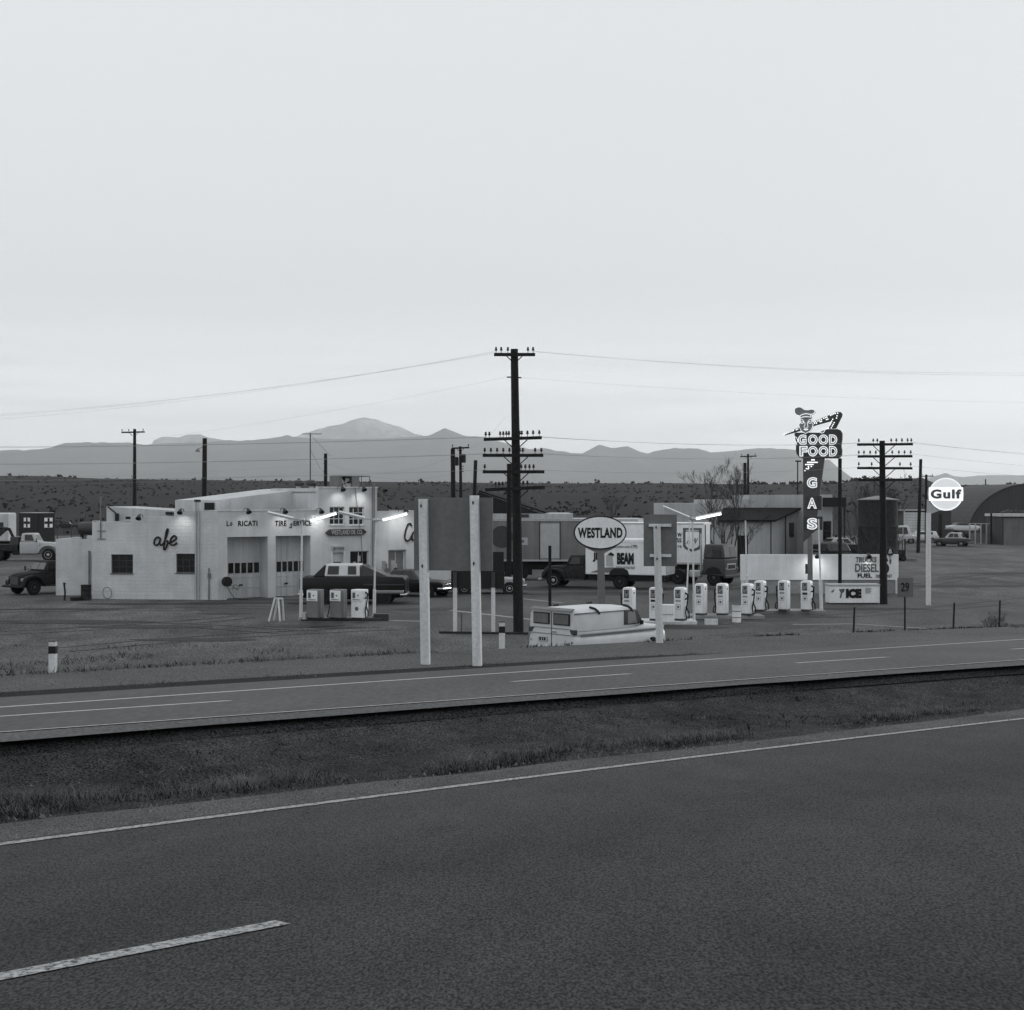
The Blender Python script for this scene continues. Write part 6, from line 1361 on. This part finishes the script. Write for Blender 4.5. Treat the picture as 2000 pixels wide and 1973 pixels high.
for i in range(1500):
    s = -9+rn.random()*60
    if noise.noise((s*.8, 4, 9)) < -.05: continue
    blades(dark, e_E1.at(s, -.08+rn.gauss(0, .05), -.05), .05, .005, 6, .08, .9)
tag(dry.build('dry_grass', M_dry), 'pale dry grass tufts along the median edge', 'grass', kind='stuff')
tag(dark.build('dark_weeds', M_weed), 'dark low weeds in the median', 'weeds', kind='stuff')
dry, dark = MB(), MB()
for i in range(2600):
    s = 4+rn.random()*60; d_ = abs(rn.gauss(0, .5)); P = e_ramp.at(s, d_-.1, 0)
    P.z -= max(0, d_-.1)*.3
    left = s < 22
    if not left and noise.noise((s*.4, 1, 5)) < .05: continue
    blades(dark if rn.random() < (.35 if left else .8) else dry, P, (.3 if s < 12 else .2 if left else .13)*rn.uniform(.5, 1.2), .008, 5, .15, .6)
for i in range(1100):
    s = -4+rn.random()*34
    if noise.noise((s*.6, 2, 7)) < -.02: continue
    P = e_lip.at(s, .9+rn.gauss(.25, .25)); P.z = ramp_z(P.x, P.y)-.03; blades(dry if rn.random() < .55 else dark, P, .12*rn.uniform(.5, 1.3), .006, 5, .12, .6)
for i in range(700):
    px = rn.uniform(-60, 560); py = rn.uniform(1262, 1325); P = G(px, py)
    if noise.noise((P.x/3, P.y/3, 1)) < .08: continue
    blades(dark if rn.random() < .5 else dry, P, .22, .01, 5, .3, .7)
for i in range(260):
    px = rn.uniform(1780, 2060); py = 1230-(px-1780)*.03; D = 54+rn.uniform(-1, 3); P = W(px, py, D); blades(dark, P-Vector((0, 0, .1)), .2, .012, 6, .3, .7)
tag(dry.build('verge_grass', M_dry), 'pale dry grass on the ramp verge', 'grass', kind='stuff'); tag(dark.build('verge_weeds', M_weed), 'dark weeds on the ramp verge', 'weeds', kind='stuff')

# stains and stones on the lot
def stain(px, py, a, b, label, seed, m):
    c = G(px, py); r_ = random.Random(seed); P = []
    for i in range(28):
        t = 2*math.pi*i/28; k = 1+.35*noise.noise((math.cos(t)*1.3+seed, math.sin(t)*1.3, 2)); P.append((c.x+a*k*math.cos(t), c.y+b*k*math.sin(t), .012))
    tag(MB().add(P, [tuple(range(28))]).build('oil_stain', m), label, 'stain', kind='structure')
M_stain = mat('oil_stain', .03, .7, .25, ns=6, na=.3); M_stain2 = mat('damp_dirt', .045, .85, .15, ns=4, na=.3)
for i, (px, py, a, b, m) in enumerate(((600, 1223, 1.6, .8, M_stain), (655, 1226, 1.1, .5, M_stain), (440, 1199, 1.3, .5, M_stain), (470, 1178, 3.2, .5, M_stain), (540, 1172, 2.2, .5, M_stain2), (300, 1180, 4, .5, M_stain2), (700, 1180, 3.4, 1.0, M_stain2), (860, 1190, 2.5, .9, M_stain), (1300, 1226, 2.6, .8, M_stain2), (1420, 1212, 2.8, .6, M_stain), (1550, 1205, 2.6, .7, M_stain), (1700, 1190, 3.5, .8, M_stain2), (1180, 1160, 4, 1.5, M_stain), (1340, 1150, 4, 1.5, M_stain), (1040, 1150, 4, 1.6, M_stain2), (280, 1225, 3, .8, M_stain2), (380, 1250, 2.5, .6, M_stain2), (160, 1215, 3.4, .9, M_stain2), (1880, 1145, 5, 1.2, M_stain2), (1960, 1120, 4, .9, M_stain2), (120, 1190, 3, .6, M_stain2))):
    stain(px, py, a, b, 'dark stain on the lot ground', i+1, m)
def ruts(x0, y0, x1, y1, bow, seed):
    A, B = G(x0, y0), G(x1, y1); d = (B-A).normalized(); nn = Vector((-d.y, d.x, 0))
    for off in (-.75, .75):
        L_, R_ = [], []
        for i in range(25):
            q = A.lerp(B, i/24)+nn*(off+bow*4*(i/24)*(1-i/24)+noise.noise((i*.3, seed, 1))*.15); wv = .12*(.6+.5*noise.noise((i*.8, seed, off)))
            L_.append((q.x-nn.x*wv, q.y-nn.y*wv, .010)); R_.append((q.x+nn.x*wv, q.y+nn.y*wv, .010))
        mb = MB(); mb.v = L_+R_; mb.f = [(i, i+1, 26+i, 25+i) for i in range(24)]
        tag(mb.build('tyre_track', M_stain2), 'faint tyre track pressed into the dirt lot', 'track', kind='structure')
for i, q in enumerate(((-60, 1215, 560, 1235, 1.5), (-80, 1240, 480, 1205, -1), (120, 1270, 760, 1228, 1), (420, 1186, 800, 1196, .6), (-40, 1195, 420, 1190, .5), (1620, 1205, 2080, 1160, -1), (1760, 1150, 2080, 1110, 1), (1860, 1180, 2080, 1195, .5), (850, 1160, 1220, 1172, .8))): ruts(*q, i)
mb = MB()
for i in range(5200):
    px = rn.uniform(-80, 2080); py = 1165+150*rn.random()**1.0; P = G(px, py)
    if noise.noise((P.x/2.2, P.y/2.2, 6)) < -.05 or (e_ramp.t(P.xy.dot(US)) > P.xy.dot(UT)-5): continue
    r_ = rn.uniform(.012, .04); q = [P+Vector((rn.uniform(-1, 1)*r_, rn.uniform(-1, 1)*r_, 0)) for _ in range(3)]; mb.add(q+[P+Vector((0, 0, r_*1.1))], [(0, 1, 3), (1, 2, 3), (2, 0, 3)])
tag(mb.build('loose_stones', mat('stone', .17, .9, .1, ns=3, na=.5)), 'loose stones scattered over the dirt lot', 'stones', kind='stuff')
mb = MB()
for i in range(2600):
    s = -9+rn.random()*60; P = e_grav.at(s, rn.gauss(-.25, .35), -.01); r_ = rn.uniform(.008, .024)
    q = [P+Vector((rn.uniform(-1, 1)*r_, rn.uniform(-1, 1)*r_, 0)) for _ in range(3)]; mb.add(q+[P+Vector((0, 0, r_*1.3))], [(0, 1, 3), (1, 2, 3), (2, 0, 3)])
for i in range(1500):
    s = -9+rn.random()*60; P = med(s, rn.uniform(.1, .95)); r_ = rn.uniform(.006, .016)
    q = [P+Vector((rn.uniform(-1, 1)*r_, rn.uniform(-1, 1)*r_, 0)) for _ in range(3)]; mb.add(q+[P+Vector((0, 0, r_*.7))], [(0, 1, 3), (1, 2, 3), (2, 0, 3)])
tag(mb.build('loose_gravel', mat('stone', .17, .9, .1)), 'loose gravel stones along the near shoulder and median', 'gravel', kind='stuff')
